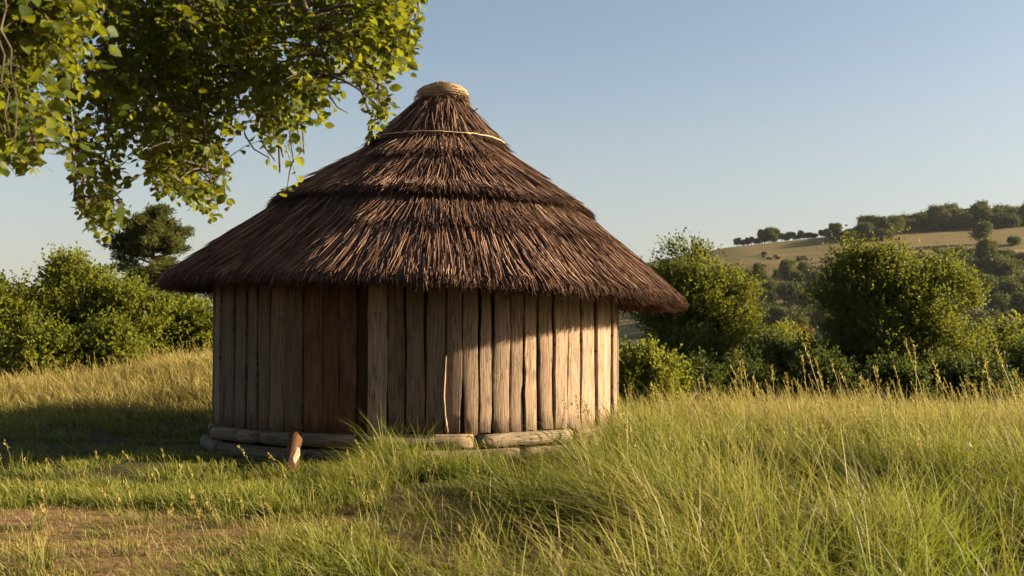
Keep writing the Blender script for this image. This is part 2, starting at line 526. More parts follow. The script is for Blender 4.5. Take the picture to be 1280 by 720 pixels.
# board edges, as angles round the wall, read from the photo for the side it shows
def ang(px):
    k = (px - 640) / FPX
    # ray x = k*y meets circle of radius RW round the hut centre
    a = 1 + k * k; b = -2 * (k * HX + HY); c = HX * HX + HY * HY - RW * RW
    disc = b * b - 4 * a * c
    if disc < 0: return None
    y = (-b - math.sqrt(disc)) / (2 * a)
    return math.degrees(math.atan2(k * y - HX, HY - y))
left_px = [282, 293, 308, 322, 337, 356]
mid_px = [485, 507, 532, 556, 578, 599, 616, 637, 655, 673, 691, 709, 726, 744, 757, 765]
la = [ang(p) for p in left_px]; ma = [ang(p) for p in mid_px]
d0, d1 = ang(378), ang(460)
wall = Buf()
for k_ in range(len(la) - 1):
    plank(wall, la[k_], la[k_ + 1], RW, .37 + g.normal(0, .015), 2.35, .05, .22 + .22 * g.random(), g, gap=.016)  # darker tints: shade on the left wall put into board colour
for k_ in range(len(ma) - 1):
    plank(wall, ma[k_], ma[k_ + 1], RW, .38 + g.normal(0, .02), 2.35, .05, min(1, .34 + .04 * k_) + .25 * g.random() * (k_ > 2), g, gap=.012 + .010 * g.random(), wob=.022, lean=g.normal(0, .004))  # tint climbs toward the sun side: sunlight put into board colour
a_end = ma[-1]; a_start = la[0] + 360
nb = int(round((a_start - a_end) / 4.7)); ed = np.linspace(a_end, a_start, nb + 1)
for k_ in range(nb):
    plank(wall, ed[k_], ed[k_ + 1], RW, .38 + g.normal(0, .02), 2.35, .05, .2 + .7 * g.random(), g)
# added dark inner skin: stops sun leaking in, keeps the gaps dark
th = np.linspace(0, 360, 73)[:-1]
vi = np.concatenate([ring(th, RW - .11, .2), ring(th, RW - .11, 2.5)])
jj = np.arange(72); jn = (jj + 1) % 72
wall.add(vi, np.stack([jj, jn, 72 + jn, 72 + jj], -1), tint=0.0, across=np.concatenate([th, th]) * .05, along=np.concatenate([np.zeros(72), np.ones(72) * 2]))
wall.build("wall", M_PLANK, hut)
# door
db = Buf()
dpx = [379, 402, 422, 444, 459]
for k_ in range(4):
    plank(db, ang(dpx[k_]), ang(dpx[k_ + 1]), RW - .03 - (.025 if k_ == 3 else 0), .37, 2.35, .045, [.75, .45, .6, .0][k_], g, gap=.004, wob=.006)
dd = db.build("door", M_DOOR, hut); dd['label'] = "red brown plank door set back between two greyer posts"
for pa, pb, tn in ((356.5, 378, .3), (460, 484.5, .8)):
    pbf = Buf(); plank(pbf, ang(pa), ang(pb), RW + .02, .34, 2.35, .075, tn, g, gap=.006)
    pbf.build("door_post", M_PLANK, hut)
# split sliver hanging by the post at the sunlit edge
sp = Buf()
tt = ang(556)
pts = np.array([ring(tt, RW + .055, z) + np.array([s, 0, 0]) for z, s in ((.40, .03), (.6, .0), (.85, -.015), (1.15, .0), (1.35, .012))]).reshape(-1, 3)
vv, ff = tube(pts, [.018, .014, .013, .010, .004], 5)
sp.add(vv, ff, tint=.5, across=vv[:, 0], along=vv[:, 2]); sp.build("wood_sliver", M_SPLIT_LIT, hut)

# foundation logs: two courses of short straight logs laid round the wall
def log(t0, t1, r, z, rad, tint):
    b = Buf()
    s = np.linspace(0, 1, 8)
    p0 = ring(t0, r, z); p1 = ring(t1, r, z)
    pts = p0 + (p1 - p0) * s[:, None]
    mid = unit(ring((t0 + t1) / 2, 1, 0) * np.array([1, 1, 0]))
    pts = pts + mid * (.05 + 0 * s)[:, None] + mid * (np.sin(s * PI) * .02)[:, None] + g.normal(0, .008, pts.shape)
    pts[:, 2] += g.normal(0, .01) + np.linspace(-1, 1, 8) * g.normal(0, .015)
    rr = rad * (1 + g.normal(0, .03, 8)); rr[0] *= .95; rr[-1] *= .95
    v_, f_ = tube(pts, rr, 14, True, .05, g)
    hew = v_[:-2].reshape(8, 14, 3); hew[:, :, 2] = np.clip(hew[:, :, 2], z - rad * .82, z + rad * .86)
    al = np.concatenate([np.repeat(s * 1.5, 14), [0, 1.5]])
    ac = np.concatenate([np.tile(np.abs(np.arange(14) - 7) / 7 * .35, 8), [0, 0]])
    b.add(v_, f_, tint=tint, across=ac, along=al * 1.0)
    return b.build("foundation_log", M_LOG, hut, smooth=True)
bs = 18.5
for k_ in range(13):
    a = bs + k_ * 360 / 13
    log(a + .3, a + 360 / 13 - .3, RW - .03, .285, .105, .65 + .35 * g.random() if k_ in (0, 1, 2) else .3 + .3 * g.random())  # sun-side logs get lighter tints, sunlight put into their colour
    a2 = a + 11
    log(a2 + .3, a2 + 360 / 13 - .3, RW + .03, .085, .11, .6 + .4 * g.random() if k_ in (0, 1, 2) else .4 * g.random())  # same lighter tint for the sun side of the lower course
# prop stake in front of the logs, its sunlit patch put on as a pale piece
st = Buf()
p0, p1 = at(361, 604, 12.7), at(371, 541, 14.05)
c0 = np.array([HX, HY, 0])
pts = bez(p0 - c0, (p0 + p1) / 2 - c0 + np.array([.01, -.02, 0]), p1 - c0, 7)
v_, f_ = tube(pts, [.105, .10, .095, .085, .085, .09, .085], 5, True, .16, g)
st.add(v_, f_, tint=.3, across=v_[:, 0], along=v_[:, 2])
stake = st.build("prop_stake", M_DOOR, hut)
sb = Buf()
pts = np.array([at(372, 561, 13.50), at(371, 568, 13.33), at(367, 577, 13.12), at(362, 587, 12.95)]) - c0
v_, f_ = tube(pts, [.045, .05, .045, .012], 6, True, .3, g)
sb.add(v_, f_, tint=.6, across=v_[:, 0], along=v_[:, 2]); sb.build("lit_patch", M_SPLIT_LIT, stake, smooth=True)

# ---- roof
PR = np.array([.20, .33, 1.02, 2.34, 3.84]); PZ = np.array([5.34, 5.22, 4.47, 3.50, 2.24])
SL = np.concatenate([[0], np.cumsum(np.hypot(np.diff(PR), np.diff(PZ)))])
S_T1, S_T2, S_E = SL[2], SL[3], SL[4]
def roof_pt(s, th, off=0.0):
    """s metres down the slope, th degrees, off metres out of the surface"""
    s = np.asarray(s, float); th = np.asarray(th, float)
    sc = np.clip(s, 0, S_E)
    r = np.interp(sc, SL, PR); z = np.interp(sc, SL, PZ)
    sl = np.interp(sc, [0, S_T1, S_T1 + .2, S_T2, S_T2 + .2, S_E], [.8, .8, .64, .64, .69, .69])
    ex = np.clip(s - S_E, 0, 1)                    # past the eave reeds carry on and droop
    r = r + ex * .50; z = z - ex * .86
    t = np.radians(th)
    wob = 1 + .012 * np.sin(3 * t + 1) + .010 * np.sin(7 * t + 2) + .006 * np.sin(17 * t)
    r = r * wob + off * np.sin(sl); z = z + off * np.cos(sl)
    f = sc / S_E
    z = z - .14 * np.sin(t) * f ** 1.5
    cx = .33 - .20 * f
    return np.stack(np.broadcast_arrays(cx + r * np.sin(t), -r * np.cos(t), z), -1)
def lip(s, base=.0):
    """thickness profile: each tier is thin at its top and stands proud at its lower edge"""
    s = np.asarray(s, float)
    return np.where(s < S_T1, .0 + .03 * s / S_T1, np.where(s < S_T2, .0 + .050 * (s - S_T1) / (S_T2 - S_T1), .01 + .04 * (s - S_T2) / (S_E - S_T2)))
roof = bpy.data.objects.new("roof", None); scene.collection.objects.link(roof); roof.parent = hut
roof.empty_display_size = .2
core = Buf()
ths = np.linspace(0, 360, 97)[:-1]
ss = np.concatenate([np.linspace(.02, S_T1 - .005, 8), np.linspace(S_T1 + .005, S_T2 - .005, 12), np.linspace(S_T2 + .005, S_E - .03, 16)])
rows = [roof_pt(s_, ths, float(lip(s_)) - .05 + .0 * ths) for s_ in ss]
rows.append(roof_pt(S_E - .05, ths, -.06))
rows.append(roof_pt(S_E - .6, ths, -.14)); rows.append(roof_pt(S_T2 - .2, ths, -.22)); rows.append(roof_pt(S_T1, ths, -.2))
V = np.concatenate(rows); nr = len(rows); k = 96
i = np.arange(nr - 1)[:, None] * k; j = np.arange(k)[None]; j2 = (j + 1) % k
core.add(V, np.stack([i + j, i + k + j, i + k + j2, i + j2], -1).reshape(-1, 4), tint=.5)
core.build("thatch_core", M_THATCH_IN, roof)

def strands(cnt, s_lo, s_hi, lip_s, over, Lr, seed, hgt=(.0, .032), wide=(.0034, .0072), lift=.024, tint=(0, .8), th_rng=(0, 360), base_off=None, bow=.05):
    q_ = np.random.default_rng(seed)
    s0 = s_lo + (s_hi - s_lo) * np.sqrt(q_.random(cnt) * (1 - (s_lo / s_hi) ** 2 * 0) )
    r_here = np.interp(np.clip(s0, 0, S_E), SL, PR)
    th0 = th_rng[0] + (th_rng[1] - th_rng[0]) * q_.random(cnt)
    keep = q_.random(cnt) < (.25 + r_here / r_here.max()) / 1.25
    s0, th0 = s0[keep], th0[keep]; cnt = len(s0)
    L = Lr[0] + (Lr[1] - Lr[0]) * q_.random(cnt)
    s1 = np.minimum(s0 + L, lip_s + over[0] + (over[1] - over[0]) * q_.random(cnt) ** 1.5)
    L = np.maximum(s1 - s0, .12)
    # neighbours comb the same way: slow sideways sweep plus a little of its own
    comb = (vnoise(th0 * .12, s0 * 1.0, 1.0, seed % 50) - .5) * .30
    side = comb + q_.normal(0, .036, cnt)
    bw = q_.normal(0, bow, cnt)
    clump = vnoise(th0 * .25, s0 * 1.3, 1.0, seed % 50 + 3)
    h0 = hgt[0] + (hgt[1] - hgt[0]) * q_.random(cnt)
    lf = lift * .75 * (.3 + 1.2 * q_.random(cnt)) * (.5 + clump)
    t = np.linspace(0, 1, 5)[None]
    S_ = s0[:, None] + L[:, None] * t
    rr = np.interp(np.clip(S_, 0, S_E), SL, PR)
    TH = th0[:, None] + np.degrees((side[:, None] * L[:, None] * t + bw[:, None] * L[:, None] * t * (1 - t)) / np.maximum(rr, .3))
    inside = np.minimum(S_, lip_s - .002)
    O_ = lip(inside) + h0[:, None] - .02 + lf[:, None] * t ** 1.6
    P = roof_pt(S_, TH, O_)
    w = (wide[0] + (wide[1] - wide[0]) * q_.random(cnt))[:, None] * np.array([[.8, 1, 1, .85, .25]])
    v_, f_ = many_tubes(P, w, 3)
    tn = tint[0] + (tint[1] - tint[0]) * q_.random(cnt) ** 1.3
    tn = np.clip(tn + (clump - .5) * .3, 0, 1)
    tn = np.repeat(tn, 15)
    return v_, f_, tn
for nm, lo, hi, lp, ov, L, cnt, sd in (("thatch_tier", 0.0, S_T1 - .1, S_T1, (-.04, .10), (.35, .9), 5200, 31),
                                       ("thatch_tier", S_T1 - .1, S_T2 - .12, S_T2, (-.04, .15), (.4, 1.0), 19000, 32),
                                       ("thatch_tier", S_T2 - .1, S_E - .12, S_E, (-.03, .14), (.4, 1.1), 43000, 33)):
    b = Buf()
    v_, f_, tn = strands(cnt, lo, hi, lp, ov, L, sd); b.add(v_, f_, tint=tn)
    v_, f_, tn = strands(cnt // 9, lo, hi, lp, ov, L, sd + 20, hgt=(.02, .05), lift=.045, tint=(.3, 1), wide=(.006, .011), bow=.10); b.add(v_, f_, tint=tn)
    if sd == 33:   # a ragged repair course of longer reeds part way down the front, and the dense butt ends at the eave
        v_, f_, tn = strands(700, S_T2 + .12, S_T2 + .5, S_T2 + .95, (-.1, .2), (.4, .7), 71, hgt=(.035, .075), lift=.07, tint=(.2, .95), th_rng=(-14, 62), bow=.14); b.add(v_, f_, tint=tn)
        v_, f_, tn = strands(9000, S_E - .35, S_E - .1, S_E, (-.02, .13), (.2, .4), 72, hgt=(-.07, .02), lift=.0, tint=(.0, .6)); b.add(v_, f_, tint=tn)
        v_, f_, tn = strands(6000, S_E - .7, S_E - .2, S_E, (-.08, .06), (.3, .6), 73, hgt=(-.17, -.09), lift=.0, tint=(.2, .8)); b.add(v_, f_, tint=tn)
    if sd == 32:
        v_, f_, tn = strands(420, S_T1 - .02, S_T1 + .2, S_T1 + .75, (-.1, .2), (.4, .7), 74, hgt=(.03, .08), lift=.06, tint=(.3, 1), th_rng=(-30, 40), bow=.14); b.add(v_, f_, tint=tn)
        v_, f_, tn = strands(900, S_T2 - .3, S_T2 - .12, S_T2, (.05, .26), (.3, .45), 75, hgt=(.03, .08), lift=.07, tint=(.3, 1), th_rng=(-20, 60), bow=.12); b.add(v_, f_, tint=tn)
    v_, f_, tn = strands(cnt // 22, lo + (lp - lo) * .4, hi, lp, (.05, .24), (.3, .6), sd + 40, hgt=(.01, .05), lift=.05, tint=(.1, .8), bow=.16); b.add(v_, f_, tint=tn)
    b.build(nm, M_THATCH, roof)
# binding rods along the tier edges
for s_, a0, a1, rad in ((S_T1 - .03, -55, 30, .009), (S_T1 - .045, 26, 115, .010), (S_T2 - .03, 70, 150, .010)):
    t_ = np.linspace(a0, a1, 40)
    P = roof_pt(np.full(40, s_) + g.normal(0, .006, 40), t_, float(lip(s_)) + .055)
    v_, f_ = tube(P, rad, 5, True, .3, g)
    b = Buf(); b.add(v_, f_, tint=.5 + .4 * g.random()); b.build("binding_rod", M_STRAW, roof)
# straw cap: a bundle bent over the apex
cap = Buf()
q_ = np.random.default_rng(5)
cc = np.array([.36, 0, 5.33])
# solid heart
uu = np.linspace(0, PI, 10); ww = np.linspace(0, 2 * PI, 25)[:-1]
U, W = np.meshgrid(uu, ww, indexing='ij')
V = np.stack([.33 * np.sin(U) * np.cos(W), .29 * np.sin(U) * np.sin(W), .125 * np.cos(U)], -1).reshape(-1, 3) + cc
i = np.arange(9)[:, None] * 24; j = np.arange(24)[None]; j2 = (j + 1) % 24
cap.add(V, np.stack([i + j, i + 24 + j, i + 24 + j2, i + j2], -1).reshape(-1, 4), tint=.2)
cnt = 1500
a0 = q_.random(cnt) * 2 * PI; la_ = q_.uniform(.5, 1.5, cnt)
lat = q_.uniform(-.9, 1.35, cnt)
t = np.linspace(0, 1, 6)[None]
A = a0[:, None] + la_[:, None] * t
latv = lat[:, None] + q_.normal(0, .18, cnt)[:, None] * t
rx = .36 + q_.uniform(-.02, .03, cnt)[:, None]
P = np.stack([rx * np.cos(latv) * np.cos(A), (rx - .03) * np.cos(latv) * np.sin(A), (.145 + q_.uniform(-.01, .02, cnt)[:, None]) * np.sin(latv) + .01 * np.sin(A * 3)], -1) + cc
P[:, -1] += q_.normal(0, .012, (cnt, 3))
wd = q_.uniform(.004, .008, cnt)[:, None] * np.array([[.6, 1, 1, 1, .8, .3]])
v_, f_ = many_tubes(P, wd, 3); cap.add(v_, f_, tint=np.repeat(np.clip(.35 + .6 * q_.random(cnt), 0, 1), 18))
cnt = 160     # loose ends at the left and tails hanging at the right
side = np.where(q_.random(cnt) < .5, -1, 1)
base = np.stack([cc[0] + side * .24, q_.normal(0, .1, cnt) - .05, cc[2] + q_.normal(0, .05, cnt)], -1)
d = np.stack([side * q_.uniform(.12, .2, cnt), q_.normal(-.02, .05, cnt), -q_.uniform(.02, .16, cnt) - (side > 0) * .06], -1)
t3 = np.linspace(0, 1, 6)[None, :, None]
P = base[:, None] + d[:, None] * t3 + np.array([0, 0, -.05]) * t3 ** 2
v_, f_ = many_tubes(P, q_.uniform(.003, .007, cnt)[:, None] * np.ones((1, 6)), 3); cap.add(v_, f_, tint=np.repeat(q_.random(cnt) * .7, 18))
cap.build("straw_cap", M_STRAW, roof)
b = Buf(); c0h = np.array([HX, HY, 0])
v_, f_ = tube(np.array([at(580, 140, 16.9), at(588, 139, 16.8), at(593, 136, 16.8), at(597, 133, 16.8)]) - c0h, [.014, .012, .010, .012], 5)
b.add(v_, f_, tint=.3); b.build("stray_twig", M_THATCH, roof)
# rafters under the eave
for k_ in range(22):
    a = k_ * 360 / 22 + 4
    P = np.array([roof_pt(s_, a, -.24) for s_ in np.linspace(S_T2 + .3, S_E - .28, 5)])
    v_, f_ = tube(P, .045, 7, True, .08, g)
    b = Buf(); b.add(v_, f_, tint=.3 + .3 * g.random(), across=v_[:, 0], along=v_[:, 2]); b.build("rafter", M_LOG, roof, smooth=True)

# ------------------------------------------------------------------ trees and bushes
def leaves_mesh(buf, C, D, size, q_, aspect=.55, shape='diamond', tint=None, fold=.25, upbias=.4):
    """C (N,3) leaf bases, D (N,3) leaf directions"""
    n_ = len(C)
    D = unit(D)
    rv = unit(q_.normal(size=(n_, 3)) + np.array([0, 0, upbias * 2]))
    S = unit(np.cross(D, rv)); Nn = np.cross(S, D)
    L = size * q_.uniform(.65, 1.3, n_)
    if tint is None: tint = q_.random(n_)
    if shape == 'diamond':
        V = np.stack([C, C + D * (L * .5)[:, None] + S * (L * aspect * .5)[:, None] + Nn * (L * fold * .3)[:, None],
                      C + D * L[:, None], C + D * (L * .5)[:, None] - S * (L * aspect * .5)[:, None] + Nn * (L * fold * .3)[:, None]], 1)
        F = np.arange(n_)[:, None] * 4 + np.array([[0, 1, 2, 3]])
        buf.add(V.reshape(-1, 3), F, tint=np.repeat(tint, 4))
    else:   # broad: midrib with two curved halves, petiole first
        ts = np.array([0, .18, .30, .52, .76, 1.0]); ws = np.array([0, 0.0, .36, .5, .36, 0]) * aspect
        curl = q_.uniform(-.15, .35, n_)
        Vm = []; Vl = []; Vr = []
        for t_, w_ in zip(ts, ws):
            mid = C + D * (L * t_)[:, None] - Nn * (curl * L * t_ ** 2)[:, None]
            Vm.append(mid)
            Vl.append(mid + S * (L * w_)[:, None] + Nn * (L * w_ * fold)[:, None])
            Vr.append(mid - S * (L * w_)[:, None] + Nn * (L * w_ * fold)[:, None])
        V = np.stack(Vm[:1] + Vm[1:5] + [Vm[5]] + Vl[2:5] + Vr[2:5], 1)   # 0..5 mid, 6..8 left, 9..11 right
        q4 = np.array([[2, 3, 7, 6], [3, 4, 8, 7], [3, 2, 9, 10], [4, 3, 10, 11]])
        t3_ = np.array([[1, 2, 6], [4, 5, 8], [2, 1, 9], [5, 4, 11]])
        o = np.arange(n_)[:, None, None] * 12
        buf.add(V.reshape(-1, 3), [(o + q4).reshape(-1, 4), (o + t3_).reshape(-1, 3)], tint=np.repeat(tint, 12))
        return np.stack([C, Vm[1]], 1)

def crown_points(lobes, nsub, q_):
    """lobes: list of (cx,cy,cz,rx,ry,rz). returns sublobe centres and radii"""
    lobes = np.array(lobes, float)
    vol = lobes[:, 3] * lobes[:, 4] * lobes[:, 5]
    pick = q_.choice(len(lobes), nsub, p=vol / vol.sum())
    d = unit(q_.normal(size=(nsub, 3))); d[:, 2] = np.where(d[:, 2] < -.55, -d[:, 2], d[:, 2])
    rr = q_.uniform(.35, .95, nsub)[:, None]
    c = lobes[pick, :3] + d * rr * lobes[pick, 3:]
    r = np.cbrt(vol[pick]) * q_.uniform(.20, .38, nsub)
    return c, r

def broad_tree(name, label, cat, x, y, lobes, seed, mat, nsub=34, shoots=900, per=13, leaf=.11, shoot_len=.5, trunk_r=.12, upright=.5, base_dz=0.0, group=None, stems=1):
    q_ = np.random.default_rng(seed)
    z0 = float(ground_z(x, y)) - .05 + base_dz
    root = empty(name, (x, y, z0), label, cat, group)
    C, Rr = crown_points(lobes, nsub, q_)
    low = min(l[2] - l[5] for l in lobes)
    # trunk and limbs
    tb = Buf(); lb = Buf()
    top = np.mean([l[:3] for l in lobes], axis=0)
    for s_ in range(stems):
        off = np.array([q_.normal(0, .25), q_.normal(0, .25), 0]) if stems > 1 else np.zeros(3)
        pts = bez(off * .3 + np.array([0, 0, -.3]), off + np.array([q_.normal(0, .15), q_.normal(0, .1), top[2] * .45]), top + off * 2, 9)
        v_, f_ = tube(pts, np.linspace(trunk_r, trunk_r * .3, 9) / math.sqrt(stems), 8, True, .12, q_); tb.add(v_, f_)
    for c_ in C:
        f = np.clip(c_[2] / max(top[2], .1) * .55, .12, .85)
        p0 = bez([0, 0, -.3], [0, 0, top[2] * .45], top, 20)[int(f * 19)]
        mid = (p0 + c_) / 2 + np.array([0, 0, .15 * np.linalg.norm(c_ - p0)]) * .4
        v_, f_ = tube(bez(p0, mid, c_, 6), np.linspace(trunk_r * .35, .012, 6), 5, False, 0, q_); lb.add(v_, f_)
    tb.build("trunk", M_BARK, root, smooth=True)
    lb.build("limbs", M_BARK, root, smooth=True)
    # shoots
    w = Rr ** 2; pick = q_.choice(nsub, shoots, p=w / w.sum())
    d = unit(q_.normal(size=(shoots, 3)))
    o = C[pick] + d * (Rr[pick] * q_.uniform(.35, 1.0, shoots) ** .6)[:, None]
    dirn = unit(d + np.array([0, 0, 1.0]) * upright + q_.normal(0, .3, (shoots, 3)))
    Ls = shoot_len * q_.uniform(.5, 1.3, shoots)
    t = np.linspace(.05, 1, per)[None, :, None]
    droop = np.array([0, 0, -1.0]) * q_.uniform(-.1, .3, shoots)[:, None, None]
    P = o[:, None] + dirn[:, None] * Ls[:, None, None] * t + droop * Ls[:, None, None] * t ** 2
    ld = unit(q_.normal(size=(shoots, per, 3)) * .9 + dirn[:, None] * .7)
    tn = np.clip(np.repeat((q_.random(shoots) * .22 + q_.random(nsub)[pick] * .55), per) + q_.random(shoots * per) * .22, 0, 1)
    cb = Buf()
    leaves_mesh(cb, P.reshape(-1, 3), ld.reshape(-1, 3), leaf, q_, tint=tn)
    cb.build("crown", mat, root)
    return root

def px_tree(name, label, cat, px, Y, top_py, half_px, seed, mat, bottom=0.0, shape='round', lumps=None, **kw):
    """place a bush at depth Y whose outline matches the photo: real height and width from the pixel spans"""
    x = (px - 640) / FPX * Y
    z0 = float(ground_z(x, Y))
    ztop = 1.5 + (430 - top_py) / FPX * Y
    h = ztop - z0; hw = half_px / FPX * Y
    q_ = np.random.default_rng(seed + 900)
    lobes = []
    if lumps:      # measured lumps of the crown: (px, py, half width, half height, offset in depth in metres)
        for (a_, b_, rw, rh, dy) in lumps:
            lobes.append(((a_ - px) / FPX * Y, dy, 1.5 + (430 - b_) / FPX * Y - z0, rw / FPX * Y, rw / FPX * Y * .8, rh / FPX * Y))
    elif shape == 'round':
        lobes.append((0, 0, h * .52, hw * .78, hw * .7, h * .40))
        for k_ in range(6):
            a = q_.uniform(0, 2 * PI)
            lobes.append((math.cos(a) * hw * .55, math.sin(a) * hw * .5, h * q_.uniform(.25, .72), hw * .38, hw * .38, h * .24))
        lobes.append((q_.normal(0, .2) * hw, 0, h * .2, hw * .8, hw * .6, h * .2))
    elif shape == 'low':
        for k_ in range(6):
            lobes.append((q_.uniform(-.75, .75) * hw, q_.uniform(-.5, .5) * hw, h * q_.uniform(.3, .6), hw * .4, hw * .35, h * .34))
    return broad_tree(name, label, cat, x, Y, lobes, seed, mat, **kw)

GL = "green bushes of the hedge left of the hut"
px_tree("leafy_bush", "large bright green bush at the left edge of the hedge", "bush", 10, 27, 345, 75, 1, M_LEAF_Y, nsub=60, upright=.9, shoots=4200, leaf=.095, stems=3)
px_tree("leafy_bush", "tallest rounded green bush of the left hedge, below the dark branch tips", "bush", 92, 28, 322, 66, 2, M_LEAF_Y, nsub=60, upright=.9, shoots=4200, leaf=.095, stems=3)
px_tree("leafy_bush", "yellow-green bush in front of the pine tree left of the hut", "bush", 172, 27.5, 352, 52, 3, M_LEAF_Y, nsub=60, shoots=2400, leaf=.095, stems=3)
px_tree("leafy_bush", "low green bush just left of the hut wall under the eave", "bush", 243, 28, 382, 55, 4, M_LEAF_Y, nsub=55, shoots=2200, leaf=.095, stems=3)
px_tree("leafy_bush", "small dark-hearted bush low in front of the left hedge", "bush", 52, 25.6, 410, 48, 5, M_LEAF_Y, nsub=45, shoots=1500, leaf=.09, stems=3)
px_tree("leafy_bush", "small green bush between the hedge and pale grass, left of the low eave bush", "bush", 140, 26.2, 405, 46, 6, M_LEAF_Y, nsub=45, shoots=1500, leaf=.09, stems=3)
px_tree("leafy_bush", "green bush hidden mostly behind the hut's left wall", "bush", 330, 29, 385, 60, 8, M_LEAF_Y, nsub=40, shoots=900, leaf=.12, stems=3)
px_tree("leafy_bush", "dark bush outside the left end of the hedge", "bush", -95, 27, 350, 70, 9, M_LEAF, nsub=40, shoots=1000, leaf=.12, stems=3)

# right of the hut
px_tree("broadleaf_tree", "tall dark green tree just right of the hut's thatched eave", "tree", 868, 33, 300, 84, 11, M_LEAF_M, nsub=100, shoots=9000, leaf=.092, shoot_len=.55, trunk_r=.2, upright=1.0,
        lumps=[(868, 395, 62, 56, 0), (812, 350, 22, 26, 0), (808, 392, 30, 34, 0), (840, 328, 22, 22, -.2), (876, 324, 24, 24, .2), (905, 338, 22, 24, 0), (868, 308, 9, 12, 0), (928, 372, 24, 26, -.3),
               (932, 415, 24, 30, 0), (870, 445, 60, 34, -.2)])
px_tree("leafy_bush", "low sunlit bush against the right side of the hut wall", "bush", 815, 23.5, 428, 50, 12, M_LEAF_Y, nsub=55, shoots=2000, leaf=.08, shoot_len=.35, stems=3)
px_tree("broadleaf_tree", "large dense green tree with feathery upright shoots on the right, before the hill field", "tree", 1128, 31, 284, 104, 13, M_LEAF_M, nsub=120, shoots=12500, leaf=.088, shoot_len=.62, trunk_r=.25, upright=1.1,
        lumps=[(1128, 390, 80, 62, 0), (1058, 372, 36, 40, .3), (1050, 425, 34, 38, -.2), (1080, 325, 24, 26, 0), (1078, 300, 11, 26, 0), (1118, 322, 26, 26, -.3), (1128, 298, 14, 24, 0), (1185, 310, 11, 20, 0), (1162, 332, 26, 26, .2),
               (1188, 330, 20, 22, 0), (1208, 350, 22, 26, 0), (1205, 395, 26, 30, -.3), (1196, 435, 28, 28, 0), (1128, 440, 80, 40, -.4), (1055, 455, 36, 34, -.3)])
px_tree("leafy_bush", "dark bush between the two big trees right of the hut", "bush", 950, 36, 398, 60, 14, M_LEAF_SHADE, nsub=50, shoots=1900, leaf=.10, stems=3)
px_tree("leafy_bush", "yellow-green bush in the gap below the golden hill field", "bush", 975, 50, 385, 66, 15, M_LEAF_Y, nsub=55, shoots=2000, leaf=.13, stems=3)
px_tree("rust_bush", "small rust red bush in the valley gap between the two big trees", "bush", 1000, 75, 372, 20, 16, M_LEAF_RED, nsub=20, shoots=300, leaf=.22, stems=2)
px_tree("leafy_bush", "dark low bush under the left side of the large feathery tree", "bush", 1030, 27, 446, 58, 17, M_LEAF_SHADE, nsub=40, shoots=1700, leaf=.085, shoot_len=.45, stems=3)
px_tree("leafy_bush", "low bush with sunlit sprigs before the large feathery tree", "bush", 1118, 25, 452, 56, 18, M_LEAF_SHADE, nsub=40, shoots=1500, leaf=.085, shoot_len=.45, stems=3)
px_tree("leafy_bush", "low dark bush right of the large feathery tree, behind the grass", "bush", 1205, 25.5, 444, 58, 19, M_LEAF_SHADE, nsub=40, shoots=1700, leaf=.085, shoot_len=.45, stems=3)
px_tree("leafy_bush", "green bush at the right edge of the picture behind the grass", "bush", 1282, 29, 428, 55, 20, M_LEAF_SHADE, nsub=45, shoots=1700, leaf=.09, stems=3)
px_tree("leafy_bush", "sunlit round bush beyond the right shoulder of the large feathery tree", "bush", 1258, 46, 372, 42, 21, M_LEAF_Y, nsub=40, shoots=1000, leaf=.15, stems=3)
px_tree("leafy_bush", "dark low bush in the dip before the tall tree by the eave", "bush", 915, 27, 446, 66, 22, M_LEAF_SHADE, nsub=45, shoots=1700, leaf=.085, stems=3)
px_tree("broadleaf_tree", "dark tree outside the right edge of the picture", "tree", 1385, 34, 340, 80, 23, M_LEAF, nsub=50, shoots=1300, leaf=.14, stems=1)
px_tree("leafy_bush", "dark bush filling the gap left of the large feathery tree", "bush", 988, 30, 405, 48, 41, M_LEAF_SHADE, nsub=45, shoots=2000, leaf=.09, stems=3)
px_tree("leafy_bush", "dark bush close behind the right shoulder of the large feathery tree", "bush", 1250, 33, 398, 40, 42, M_LEAF_M, nsub=45, shoots=2200, leaf=.09, stems=3)
px_tree("leafy_bush", "shaded bush between the sunlit wall bush and the tall tree", "bush", 868, 26, 450, 40, 43, M_LEAF_SHADE, nsub=40, shoots=1700, leaf=.085, stems=3)
px_tree("leafy_bush", "green bush behind the hut's right wall below the eave", "bush", 745, 30, 400, 60, 24, M_LEAF, nsub=40, shoots=900, leaf=.12, stems=3)

